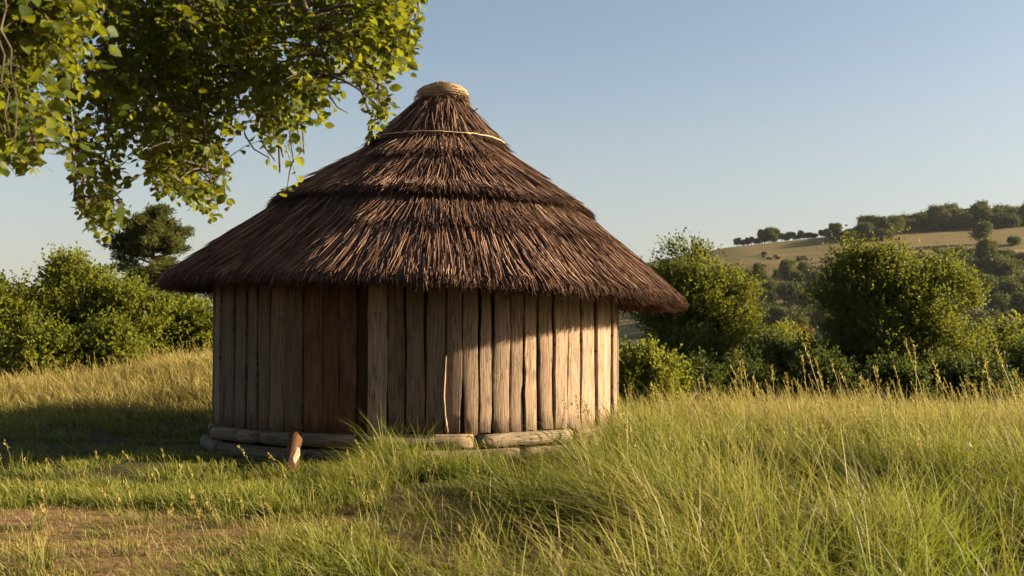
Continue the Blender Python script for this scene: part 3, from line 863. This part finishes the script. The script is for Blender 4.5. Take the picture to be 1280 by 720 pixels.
# pine on the left
def pine():
    q_ = np.random.default_rng(77)
    Y = 46.0; x = (186 - 640) / FPX * Y
    z0 = float(ground_z(x, Y)) - .1
    root = empty("pine_tree", (x, Y, z0), "dark pine with layered crown rising behind the left hedge", "tree")
    ztop = 1.5 + (430 - 262) / FPX * Y - z0
    tb = Buf(); lb = Buf(); cb = Buf()
    tp = bez([0, 0, -.3], [.2, 0, ztop * .5], [.1, 0, ztop * .97], 14)
    v_, f_ = tube(tp, np.linspace(.24, .04, 14), 9, True, .08, q_); tb.add(v_, f_)
    for k_ in range(100):
        f = q_.uniform(.14, .97)
        f = min(.98, max(.12, .14 + round((f - .14) / .09) * .09 + q_.normal(0, .03)))
        p0 = np.array([np.interp(f, np.linspace(0, 1, 14), tp[:, a]) for a in range(3)])
        a = q_.uniform(0, 2 * PI)
        ln = (4.1 * (1 - (f - .14) / .84 * .76)) * (.8 + .4 * math.sin(k_ * 1.7) ** 2) * q_.uniform(.55, 1.05)
        d = np.array([math.cos(a), math.sin(a), q_.uniform(-.05, .5)])
        p2 = p0 + d * ln; mid = (p0 + p2) / 2 + np.array([0, 0, -.1])
        bp = bez(p0, mid, p2, 7)
        v_, f_ = tube(bp, np.linspace(.05, .015, 7), 5, False, 0, q_); lb.add(v_, f_)
        # flat pads of needle tufts on the outer half of each branch
        nt_ = 54
        s_ = q_.uniform(.35, 1.1, nt_)
        c = p0 + d * ln * s_[:, None] + np.stack([q_.normal(0, .24, nt_) * (1.15 - f * .7), q_.normal(0, .24, nt_), q_.normal(.05, .07, nt_)], -1)
        per = 14
        C = np.repeat(c, per, 0) + q_.normal(0, .05, (nt_ * per, 3))
        D = q_.normal(size=(nt_ * per, 3)) * np.array([1, 1, .6]) + np.array([0, 0, .6])
        leaves_mesh(cb, C, D, .20, q_, aspect=.22, tint=np.clip(np.repeat(q_.random(nt_) * .7, per) + q_.random(nt_ * per) * .3, 0, 1))
    tb.build("trunk", M_PINEBARK, root, smooth=True); lb.build("limbs", M_PINEBARK, root, smooth=True); cb.build("crown", M_NEEDLE, root)
pine()

# far trees: three models, copied over the valley and the ridge
def far_model(seed, lobes, mat, x, y, label, cat, group, leaf=.50):
    r = broad_tree("far_tree", label, cat, x, y, lobes, seed, mat, nsub=30, shoots=1500, per=7, leaf=leaf, shoot_len=1.2, trunk_r=.35, upright=.3, group=group)
    return r
G_R, L_R = "trees of the wood along the hill ridge", "dark round-headed tree in the wood along the top of the hill"
G_V, L_V = "trees in the valley below the hill fields", "green tree in the wooded valley below the golden fields"
G_H, L_H = "trees along the left skyline of the hill", "small tree on the skyline at the left end of the golden field"
G_S, L_S = "trees of the shaded wood on the right of the valley", "dark tree in the shaded wood below the far right field"
m1 = far_model(301, [(0, 0, 5.2, 3.6, 3.4, 3.4), (1.6, 0, 4.2, 2.4, 2.4, 2.2), (-1.7, .5, 4.4, 2.4, 2.2, 2.3)], M_LEAF_FAR, 250, 520, L_R, "tree", G_R)
m2 = far_model(302, [(0, 0, 6.0, 2.7, 2.7, 4.0), (1.0, .3, 4.2, 2.2, 2.2, 2.4), (-.8, 0, 7.6, 1.8, 1.8, 2.2)], M_LEAF_FAR, 262, 525, L_R, "tree", G_R)
m3 = far_model(303, [(0, 0, 3.2, 3.9, 3.4, 2.6), (2.3, 0, 2.8, 2.3, 2.3, 2.0), (-2.5, .5, 2.6, 2.2, 2.2, 2.0)], M_LEAF_FAR, 90, 300, L_V, "tree", G_V)
models = [m1, m2, m3]
q_ = np.random.default_rng(99)
def far(px, Y, sc, label, group, kind=None, cat='tree'):
    x = (px - 640) / FPX * Y
    z = float(ground_z(x, Y)) - 1.3 * sc
    k_ = q_.integers(0, 3) if kind is None else kind
    s_ = sc * q_.uniform(.85, 1.15)
    r = copy_thing(models[k_], (x, Y, z), q_.uniform(0, 6.28), (s_ * q_.uniform(.9, 1.15), s_ * q_.uniform(.9, 1.15), s_), label, group)
    r['category'] = cat
    return r
# left skyline trees
for px in np.linspace(922, 1037, 30):
    far(px + q_.normal(0, 2), 506 + q_.uniform(-4, 8), .40 + .30 * (952 < px < 972), L_H, G_H)
for px in np.linspace(1040, 1128, 24):
    far(px + q_.normal(0, 2), 492 + q_.uniform(-10, 15), .62 + .25 * (px > 1075), L_R, G_R)
for row, Yr in enumerate((505, 530, 560)):
    for px in np.arange(1120, 1345, 7.5):
        far(px + q_.normal(0, 3), Yr + q_.uniform(-8, 8), (1.05, 1.3, 1.5)[row] * (.8 + .4 * float(vnoise(px, row * 9, 25, 5))), L_R, G_R)
o = far(1231, 455, 1.05, "single round tree standing in front of the ridge wood on the far field", None, 0); o['label'] = "single round tree standing in the golden field below the ridge wood"; del o['group']
o = far(1270, 452, .75, "x", None, 2); o['label'] = "low dark clump tree in the far field near the right edge"; del o['group']
o = far(1172, 440, .35, "x", None, 0); o['label'] = "tiny lone bush in the golden field above the large feathery tree"; del o['group']
# hedges in the field
for k_ in range(22):
    t_ = q_.random()
    far(952 + 92 * t_ + q_.normal(0, 3), 462 - 42 * t_ + q_.normal(0, 4), q_.uniform(.12, .28), "low dark scrub clump within the left golden field", "scrub clumps in the left golden field", 2, "bush")
# valley woods under the left field
for row, (Yr, s_) in enumerate(((385, .6), (360, .8), (330, .9), (300, 1.0), (268, 1.0), (235, .95), (205, .95), (175, .85), (140, .8))):
    for px in np.arange(880 - 8 * row, 1040, (13, 13, 14, 15, 17, 19, 22, 26, 32)[row]):
        far(px + q_.normal(0, 4), Yr + q_.uniform(-12, 12), s_ * q_.uniform(.75, 1.15), L_V, G_V)
# shaded wood on the right
for row, (Yr, s_) in enumerate(((405, .8), (380, 1.0), (352, 1.1), (325, 1.15), (295, 1.15), (260, 1.1), (225, 1.0), (185, .9), (145, .7))):
    for px in np.arange(1180, 1350, (13, 13, 14, 15, 17, 19, 22, 26, 34)[row]):
        far(px + q_.normal(0, 4), Yr + q_.uniform(-12, 12), s_ * q_.uniform(.75, 1.15), L_S, G_S)

# ------------------------------------------------------------------ overhanging tree (trunk outside the frame to the left)
def overhang():
    q_ = np.random.default_rng(404)
    bx, by = -6.2, 6.4
    z0 = float(ground_z(bx, by))
    root = empty("overhanging_tree", (bx, by, z0), "broadleaf tree whose leafy branches hang over the top left corner", "tree")
    org = np.array([bx, by, z0])
    W = lambda p: np.asarray(p) - org
    tb = Buf(); lb = Buf(); cb = Buf(); nb_ = Buf()
    v_, f_ = tube(bez([0, 0, -.3], [.1, .1, 2], [.3, .1, 4.4], 14), np.linspace(.34, .18, 14), 12, True, .08, q_); tb.add(v_, f_)
    fork = np.array([.3, .1, 4.3])
    # outline of the hanging foliage (lower edge), photo pixels
    bxs = [-300, -60, 0, 18, 48, 58, 85, 92, 118, 148, 160, 172, 200, 225, 262, 285, 292, 312, 322, 345, 352, 378, 384, 402, 432, 440, 462, 484, 492, 506, 517, 524, 530]
    bys = [200, 210, 210, 222, 215, 165, 190, 285, 298, 285, 205, 215, 250, 250, 275, 255, 120, 118, 165, 240, 250, 230, 165, 160, 108, 98, 182, 165, 85, 92, 75, 15, -200]
    low = lambda px: np.interp(px, bxs, bys)
    limbs = []
    ends = [((60, -60), 5.2, (90, 250), 5.4), ((180, -80), 6.0, (130, 245), 6.2), ((230, -60), 6.2, (262, 225), 6.3), ((250, -10), 6.4, (352, 195), 6.2),
            ((300, -40), 6.6, (365, 200), 6.7), ((330, -20), 6.6, (462, 140), 6.5), ((360, -60), 6.4, (505, 55), 6.4), ((0, -80), 4.2, (40, 180), 4.0), ((-60, -60), 3.8, (10, 175), 3.6),
            ((100, -100), 5.8, (210, 200), 5.6), ((400, -90), 7.0, (500, 10), 6.9), ((-80, -90), 5.5, (-60, 150), 5.6), ((150, -60), 5.0, (190, 150), 5.1)]
    ends = ends[:10]
    for px in np.linspace(-200, 500, 24):
        Yb = q_.uniform(3.6, 4.4) if px < 40 else q_.uniform(5.2, 6.9)
        ends.append(((px - q_.uniform(20, 90), -q_.uniform(60, 120)), Yb, (px, low(px) - q_.uniform(25, 60)), Yb + q_.uniform(-.2, .2)))
    for (a, Ya, b, Yb) in ends:
        A = W(at(*a, Ya)); B = W(at(*b, Yb))
        c1 = bez(fork, (fork + A) / 2 + np.array([0, 0, .35]), A, 9)
        mid = (A + B) / 2 + np.array([.10 * (b[0] - a[0]) / 100, 0, .12])
        c2 = bez(A, mid, B, 12)[1:]
        P = np.vstack([c1, c2]); P[1:-1] += q_.normal(0, .012, P[1:-1].shape)
        limbs.append(P)
        rad = np.concatenate([np.linspace(.075, .028, 9), np.linspace(.024, .0045, 11)]) * (.28 if Yb < 4.8 else 1)
        v_, f_ = tube(P, rad, 6, True, .05, q_); lb.add(v_, f_)
    LP = np.vstack([p[6:] for p in limbs])
    # long bare hanging twigs that the photo shows against the sky
    for pts, Y in (([(300, 150), (304, 168), (315, 185), (334, 196)], 6.2), ([(322, 165), (327, 180), (336, 192), (342, 200)], 6.2),
                   ([(405, 100), (410, 118), (420, 132), (433, 139)], 6.4), ([(440, 60), (446, 90), (452, 120), (460, 140)], 6.5), ([(240, -5), (246, 20), (243, 45), (232, 60)], 6.0)):
        P = np.array([W(at(*p, Y)) for p in pts]); k_ = np.argmin(np.linalg.norm(LP - P[0], axis=1))
        P = np.vstack([LP[k_], P]); v_, f_ = tube(P, np.linspace(.008, .003, len(P)), 5, True, 0, q_); lb.add(v_, f_)
    # clusters
    cen = []; tries = 0
    while len(cen) < 540 and tries < 60000:
        tries += 1
        px = q_.uniform(-260, 520); py = q_.uniform(-150, 275)
        if py > low(px) - 16: continue
        # sky windows in the foliage
        if ((px - 292) / 13) ** 2 + ((py - 165) / 42) ** 2 < 1 or ((px - 150) / 26) ** 2 + ((py - 160) / 9) ** 2 < 1: continue
        if ((px - 405) / 22) ** 2 + ((py - 70) / 22) ** 2 < 1 or ((px - 78) / 10) ** 2 + ((py - 75) / 42) ** 2 < 1: continue
        if py < -10 and q_.random() < .55: continue
        if px < 0 and q_.random() < .6: continue
        if px < 85: Y = q_.uniform(3.9, 5.0) if px < 55 or q_.random() < .5 else q_.uniform(5, 6)
        else: Y = q_.uniform(5.0, 6.9)
        if vnoise(px, py * .6, 30, 3) < .34 + .14 * (py > 60) and py > 0: continue
        c = W(at(px, py, Y))
        if cen and min(np.linalg.norm(np.array([k[0] for k in cen]) - c, axis=1)) < .075: continue
        cen.append((c, px, py, Y))
    stems = []; LC = []; LD = []; LT = []; LS = []
    for c, px, py, Y in cen:
        k_ = np.argmin(np.linalg.norm(LP - c, axis=1) + .5 * np.maximum(0, c[2] - LP[:, 2]))
        p0 = LP[k_]
        if np.linalg.norm(c - p0) < .5: lb.add(*tube(bez(p0, (p0 + c) / 2 + np.array([0, 0, .06]), c, 5), np.linspace(.007, .003, 5), 4, False, 0, q_))
        for tw in range(q_.integers(5, 8)):
            d = unit(q_.normal(size=3) * np.array([1, 1, .6]) + np.array([.35, 0, -.55]))
            L = q_.uniform(.10, .24)
            n_ = q_.integers(7, 11)
            t = np.linspace(.12, 1, n_)[:, None]
            P = c + q_.normal(0, .03, 3) + d * L * t + np.array([0, 0, -.10]) * L / .25 * t ** 2
            # keep the twig inside the outline
            tip = P[-1] + org
            tpx = 640 + tip[0] / tip[1] * FPX; tpy = 430 - (tip[2] - 1.5) / tip[1] * FPX
            if tpy > low(tpx) + 2: continue
            stems.append(np.vstack([c, P[[n_ // 3, 2 * n_ // 3, -1]]]))
            sd = unit(np.cross(d, [0, 0, 1.0]))
            sign = np.where(np.arange(n_) % 2 == 0, 1, -1)[:, None]
            ld = unit(d * .65 + sd * sign * .9 + np.array([0, 0, -.25]) + q_.normal(0, .35, (n_, 3)))
            LC.append(P); LS.append(np.full(n_, .062 if Y < 4.7 else .057) * q_.uniform(.7, 1.15, n_)); LD.append(ld); LT.append(np.clip(q_.random() * .45 + q_.random(n_) * .5, 0, 1))
    st_ = np.array(stems); v_, f_ = many_tubes(st_, np.ones((len(st_), 4)) * np.array([[.003, .0022, .0018, .0012]]), 3)
    lb.add(v_, f_)
    leaves_mesh(cb, np.concatenate(LC), np.concatenate(LD), np.concatenate(LS), q_, aspect=.62, shape='broad', tint=np.concatenate(LT), upbias=.5)
    print("overhang leaves", sum(len(x) for x in LC))
    tb.build("trunk", M_BARK, root, smooth=True); lb.build("limbs", M_BARK, root, smooth=True); cb.build("foliage", M_OVER, root, smooth=True)
overhang()

# ------------------------------------------------------------------ grass
def inwedge(x, y, m=1.2):
    return (np.abs(x) < y * .457 * m + 1.0)
def zones(x, y):
    """height, keep probability and dryness of the grass at x, y"""
    n1 = vnoise(x, y, 1.3, 11); n2 = vnoise(x, y, .45, 12); n3 = vnoise(x, y, 3.0, 13)
    tall = sm(-1.2, 1.6, x + .35 * (y - 10) * 0)
    h = .22 + .40 * tall
    h = h * (.50 + .62 * n1 + .40 * vnoise(x, y, 2.6, 19))
    keep = np.full_like(x, 1.0)
    # trodden ground at the front left
    path = sm(-.9, -2.0, x + 1.2 * (n1 - .5)) * sm(10.4, 9.8, y + (n2 - .5) * .8)
    small = sm(.75, .45, np.hypot((x + .25) / 1.5, (y - 10.3) / .45)) # bare spot before the hut
    path = np.maximum(path, small * .9)
    h = h * (1 - .62 * path); keep = keep * (1 - .93 * path * sm(.66, .46, n2 * .5 + vnoise(x, y, .9, 17) * .5))
    band = sm(-1.2, -2.0, x) * sm(10.2, 10.7, y) * sm(12.6, 11.8, y)
    h = h * (1 - .22 * band)
    shade = sm(-.9, -1.7, x) * sm(12.2, 12.7, y) * sm(20, 17, y)
    h = h * (1 - .55 * shade * sm(-7, -4.5, x)); keep = keep * (1 - .3 * shade)
    # in front of the wall
    fr = sm(2.6, 1.8, np.abs(x - HX)) * sm(11.5, 12.5, y)
    h = h * (1 - .62 * sm(-1.25, -.85, x) * sm(1.6, 1.2, x) * sm(12.0, 12.8, y) * sm(16.5, 15.5, y))
    h = h * (1 - .42 * sm(-.8, -.4, x) * sm(.9, .5, x) * sm(9.6, 10.6, y) * sm(13, 12.6, y))
    h = h * (1 + 1.0 * sm(.55, .2, np.hypot(x + 1.62, y - 12.75)) + .55 * sm(.6, .2, np.hypot(x + 1.1, y - 11.6)))
    # pale long grass on the bank
    bank = sm(19, 22, y) * sm(0, -3, x)
    h = h * (1 - bank) + bank * (.42 + .2 * n1)
    # tall on the right crest
    crest = sm(13, 16.5, y) * sm(2.2, 4, x)
    h = h - crest * .04
    dry = .07 + .62 * tall * n3 ** 1.6 + .22 * (n1 > .62) * tall + .85 * bank * (.75 + .9 * n1) + .38 * crest + .25 * path + .25 * (vnoise(x, y, 1.7, 15) - .4) - .3 * shade  # less straw in the shade zone: hut's shade partly put into blade colour
    return h, keep, np.clip(dry, 0, 1)
def blades(x, y, h, w, dx, dy, curv, dry, q_, segs=4, facing=None):
    n_ = len(x)
    z = ground_z(x, y) - .02
    t = np.linspace(0, 1, segs + 1)[None]
    # each blade arcs over: horizontal reach grows with t^2
    reach = h[:, None] * (curv[:, None] * t ** 2)
    up = h[:, None] * (t - .38 * np.clip(curv, 0, 1.2)[:, None] * t ** 2.4)
    PX = x[:, None] + dx[:, None] * reach; PY = y[:, None] + dy[:, None] * reach; PZ = z[:, None] + up
    if facing is None: facing = q_.uniform(0, PI, n_)
    wx = np.cos(facing)[:, None] * w[:, None] * .5; wy = np.sin(facing)[:, None] * w[:, None] * .5
    pr = np.array([.75, 1, .85, .55, .08]) if segs == 4 else np.linspace(1, .1, segs + 1)
    V = np.stack([np.stack([PX - wx * pr, PY - wy * pr, PZ], -1), np.stack([PX + wx * pr, PY + wy * pr, PZ], -1)], 2)
    V = V.reshape(-1, 3)
    k = 2 * (segs + 1)
    base = np.arange(n_)[:, None, None] * k; s_ = np.arange(segs)[None, :, None] * 2
    F = (base + s_ + np.array([[[0, 1, 3, 2]]])).reshape(-1, 4)
    return V, F, np.repeat(dry, k), np.tile(np.repeat(np.linspace(0, 1, segs + 1), 2), n_)
def hut_clear(x, y, r=3.12):
    return np.hypot(x - HX, y - HY) > r
q_ = np.random.default_rng(1234)
gb = Buf()
def scatter(n_cl, y0, y1, per, wid, rad, hs=1.0, drymul=1.0, dryadd=0.0, xmin=None, xmax=None, hollow=None, all_=False, hfix=None):
    """tussocks: n_cl clumps of per blades"""
    y = np.sqrt(q_.random(n_cl) * (y1 ** 2 - y0 ** 2) + y0 ** 2)
    half = y * .457 * 1.22 + 1.0
    x = q_.uniform(-1, 1, n_cl) * half
    if xmin is not None: x = xmin(y) + (xmax(y) - xmin(y)) * q_.random(n_cl)
    h, keep, dry = zones(x, y)
    if all_: keep = keep * 0 + 1
    if hfix: h = h * 0 + hfix
    if hollow: keep = keep * sm(hollow - .10, hollow + .04, vnoise(x, y, .95, 41) * .65 + vnoise(x, y, .45, 42) * .35)
    ok = (q_.random(n_cl) < keep) & hut_clear(x, y)
    x, y, h, dry = x[ok], y[ok], h[ok], dry[ok]
    hc = h * q_.uniform(.65, 1.35, len(x)) * hs
    dc = dry * drymul + dryadd + q_.normal(0, .12, len(x))
    nb = len(x) * per
    a = q_.uniform(0, 2 * PI, nb); rr = np.sqrt(q_.random(nb)) * rad
    rr = rr * np.repeat(q_.uniform(.5, 1.4, len(x)), per)
    X = np.repeat(x, per) + np.cos(a) * rr; Y = np.repeat(y, per) + np.sin(a) * rr
    H = np.repeat(hc, per) * q_.uniform(.45, 1.15, nb)
    wind = np.array([-.55, -.10])
    ddx = np.cos(a) * .75 + wind[0] + q_.normal(0, .35, nb); ddy = np.sin(a) * .75 + wind[1] + q_.normal(0, .35, nb)
    l = np.hypot(ddx, ddy); ddx /= l; ddy /= l
    curv = np.clip(q_.gamma(3.2, .21, nb) * (.5 + l * .6), .05, 1.4)
    W = wid * q_.uniform(.6, 1.3, nb)
    D = np.clip(np.repeat(dc, per) + q_.normal(0, .2, nb), 0, 1)
    D = np.where(q_.random(nb) < .08, .95, D)
    ok = hut_clear(X, Y)
    V, F, d, t = blades(X[ok], Y[ok], H[ok], W[ok], ddx[ok], ddy[ok], curv[ok], D[ok], q_)
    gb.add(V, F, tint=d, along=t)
    return ok.sum()
tot = 0
tot += scatter(1300, 5.2, 10.5, 80, .0092, .26, hs=1.25, hollow=.535)
tot += scatter(1300, 10.0, 14.5, 68, .0105, .28, hs=1.2, hollow=.515)
tot += scatter(1700, 14.0, 20.0, 34, .0115, .26, hollow=.42)
tot += scatter(2600, 19.0, 31.0, 20, .0160, .26)
# short thin understorey
tot += scatter(2300, 5.2, 14, 14, .0065, .16, hs=.34)
# single long straw blades arching out
tot += scatter(2200, 5.6, 18, 4, .0080, .12, hs=1.3, dryadd=.5)
# bank and crest extra
tot += scatter(2000, 20, 28.5, 20, .013, .2, dryadd=.2, xmin=lambda y: -y * .52, xmax=lambda y: -y * .16)
tot += scatter(1300, 14.5, 19.5, 20, .010, .18, dryadd=.12, xmin=lambda y: y * .08, xmax=lambda y: y * .52)
# dead stems lying on the trodden ground, and small tufts pushing through it
tot += scatter(1500, 6.0, 10.8, 7, .006, .14, hfix=.09, dryadd=.7, all_=True, xmin=lambda y: -y * .50, xmax=lambda y: y * 0 + .4)
tot += scatter(60, 6.0, 10.8, 34, .0065, .10, hfix=.15, dryadd=.05, all_=True, xmin=lambda y: -y * .50, xmax=lambda y: y * 0 + .4)
tot += scatter(40, 6.0, 10.6, 40, .008, .13, hfix=.30, all_=True, xmin=lambda y: -y * .50, xmax=lambda y: y * 0 + .2)
# tall tufts standing against the middle of the hut
for (a_, b_, n_c, h_) in ((-1.42, 12.9, 5, .74), (-1.1, 12.6, 6, .55), (-.65, 12.1, 6, .45), (-1.6, 12.3, 4, .42), (-.2, 12.4, 3, .40), (-2.35, 12.2, 3, .36), (.9, 12.0, 5, .55), (1.6, 12.8, 6, .6)):
    tot += scatter(n_c, b_ - .25, b_ + .25, 60, .009, .13, hfix=h_, all_=True, xmin=lambda y: y * 0 + a_ - .16, xmax=lambda y: y * 0 + a_ + .16)
# ragged tufts along the edge of the trodden ground, and against the hut's base
tot += scatter(230, 10.4, 11.7, 60, .009, .20, hs=1.15, xmin=lambda y: -y * .50, xmax=lambda y: -y * .12)
tot += scatter(150, 12.6, 13.9, 46, .009, .16, hs=1.35, xmin=lambda y: y * 0 - 2.0, xmax=lambda y: y * 0 + 1.8)
print("blades", tot)
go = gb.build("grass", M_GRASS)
go['kind'] = "stuff"; go['label'] = "long yellow-green and straw meadow grass around the hut"; go['category'] = "grass"

# seed stalks standing above the grass
sb_ = Buf()
def stalks(X, Y, H, lean, q_, fat=1.0):
    n_ = len(X)
    z = ground_z(X, Y)
    t = np.linspace(0, 1, 6)[None]
    A = q_.uniform(0, 2 * PI, n_)
    lx = lean + q_.normal(0, .12, n_); ly = q_.normal(0, .08, n_)
    P = np.stack([X[:, None] + lx[:, None] * H[:, None] * t ** 1.6, Y[:, None] + ly[:, None] * H[:, None] * t ** 1.6, z[:, None] + H[:, None] * t], -1)
    rad = np.ones((n_, 1)) * np.array([[.0022, .002, .0018, .0016, .0014, .001]]) * fat
    v_, f_ = many_tubes(P, rad, 3)
    sb_.add(v_, f_, tint=np.repeat(q_.uniform(.6, 1, n_), 18), along=np.tile(np.repeat(np.linspace(.2, 1, 6), 3), n_))
    # seed head: spikelets up the last fifth
    k = 26
    s_ = q_.uniform(.80, 1.03, (n_, k))
    C = np.stack([X[:, None] + lx[:, None] * H[:, None] * s_ ** 1.6, Y[:, None] + ly[:, None] * H[:, None] * s_ ** 1.6, z[:, None] + H[:, None] * s_], -1).reshape(-1, 3)
    D = q_.normal(0, .35, (n_ * k, 3)) + np.array([0, 0, 1.0])
    b2 = Buf(); leaves_mesh(b2, C, D, .030 * (fat * .5 + .5), q_, aspect=.35, tint=np.full(n_ * k, .9))
    V = np.concatenate(b2.v); sb_.add(V, np.concatenate(b2.f[4]), tint=.85, along=.8)
xs = []; ys = []; hs = []
for px, py, Y in ((1028, 440, 15.5), (1030, 460, 16), (936, 460, 16.2), (922, 462, 16.6), (900, 470, 16.8), (962, 465, 16.3), (985, 475, 16.5), (1004, 455, 16), (1098, 470, 15), (1138, 445, 14.5), (1155, 440, 14.8),
                  (1182, 462, 15), (1196, 475, 15.5), (1235, 455, 14.2), (1272, 450, 14.5), (955, 478, 16), (880, 478, 17), (1060, 480, 15.5), (1075, 484, 15.5), (1215, 478, 15), (1255, 480, 15), (820, 486, 17), (840, 480, 17.2)):
    p = at(px, py, Y); xs.append(p[0] + .08); ys.append(Y); hs.append(max(.4, p[2] - float(ground_z(p[0], Y))))
stalks(np.array(xs), np.array(ys), np.array(hs) * 1.06, -.14, q_, 3.0)
n_ = 13
yy = q_.uniform(14.5, 17, n_); xx = q_.uniform(.14, .47, n_) * yy
stalks(xx, yy, q_.uniform(.75, 1.15, n_), -.25, q_, 2.0)
n_ = 420
yy = np.sqrt(q_.random(n_) * (19.5 ** 2 - 9 ** 2) + 81); xx = q_.uniform(.06, .50, n_) * yy
stalks(xx, yy, q_.uniform(.55, .85, n_), -.22, q_)
n_ = 240
yy = q_.uniform(20, 27, n_); xx = -q_.uniform(.2, .5, n_) * yy
stalks(xx, yy, q_.uniform(.5, .75, n_), -.2, q_)
n_ = 60
yy = q_.uniform(7, 12.5, n_); xx = -q_.uniform(.0, .48, n_) * yy
stalks(xx, yy, q_.uniform(.25, .5, n_), -.3, q_)
so = sb_.build("grass_seed_stalks", M_GRASS)
so['kind'] = "stuff"; so['label'] = "thin straw-coloured seed stalks standing above the meadow grass"; so['category'] = "grass"

# broad-leaved weeds in the foreground
def weed(px, py, h, seed, label):
    Y = 2100 / (py - 430); x = (px - 640) / FPX * Y
    q = np.random.default_rng(seed); z = float(ground_z(x, Y))
    root = empty("leafy_weed", (x, Y, z), label, "plant", "leafy weeds among the foreground grass")
    s = Buf(); l = Buf()
    for k_ in range(7):
        d = np.array([q.normal(0, .4), q.normal(0, .4), 1.0]); L = h * q.uniform(.6, 1.1)
        P = bez([0, 0, -.02], d * L * .5 + [0, 0, .03], d * L, 6); s.add(*tube(P, np.linspace(.004, .002, 6), 4, False, 0, q))
        n = 12; t = np.linspace(.25, 1, n)
        C = np.stack([np.interp(t, np.linspace(0, 1, 6), P[:, a]) for a in range(3)], -1)
        leaves_mesh(l, C, q.normal(size=(n, 3)) + [0, 0, .4], .055, q, aspect=.5, shape='broad', tint=q.uniform(.3, .8, n))
    s.build("stems", M_LEAF, root); l.build("leaves", M_LEAF, root)
weed(690, 672, .30, 1, "tallest leafy weed at the bottom, in front of the bare patch")
weed(735, 690, .26, 2, "low leafy weed in the dark hollow at the bottom right of centre")
weed(640, 668, .22, 3, "small leafy weed just below the bare soil patch before the hut")
weed(1240, 640, .30, 4, "green leafy weed in the dark grass near the right edge")

# ------------------------------------------------------------------ haze
HZ = 0.000045
hv = np.array([[x, y, z] for z in (-75.0, 95.0) for x, y in ((-4100, -4100), (4100, -4100), (4100, 4200), (-4100, 4200))], float)
hf = np.array([[3, 2, 1, 0], [4, 5, 6, 7], [0, 1, 5, 4], [1, 2, 6, 5], [2, 3, 7, 6], [3, 0, 4, 7]])
mh, nt, out = new_mat("haze_air")
pv = N(nt, "ShaderNodeVolumePrincipled"); pv.inputs['Color'].default_value = (.86, .90, 1.0, 1); pv.inputs['Density'].default_value = HZ
nt.links.new(pv.outputs[0], out.inputs['Volume'])
hzo = mesh_obj("haze", hv, hf, mh); hzo['kind'] = "stuff"; hzo['label'] = "thin pale evening haze over the far hill and valley"; hzo['category'] = "haze"
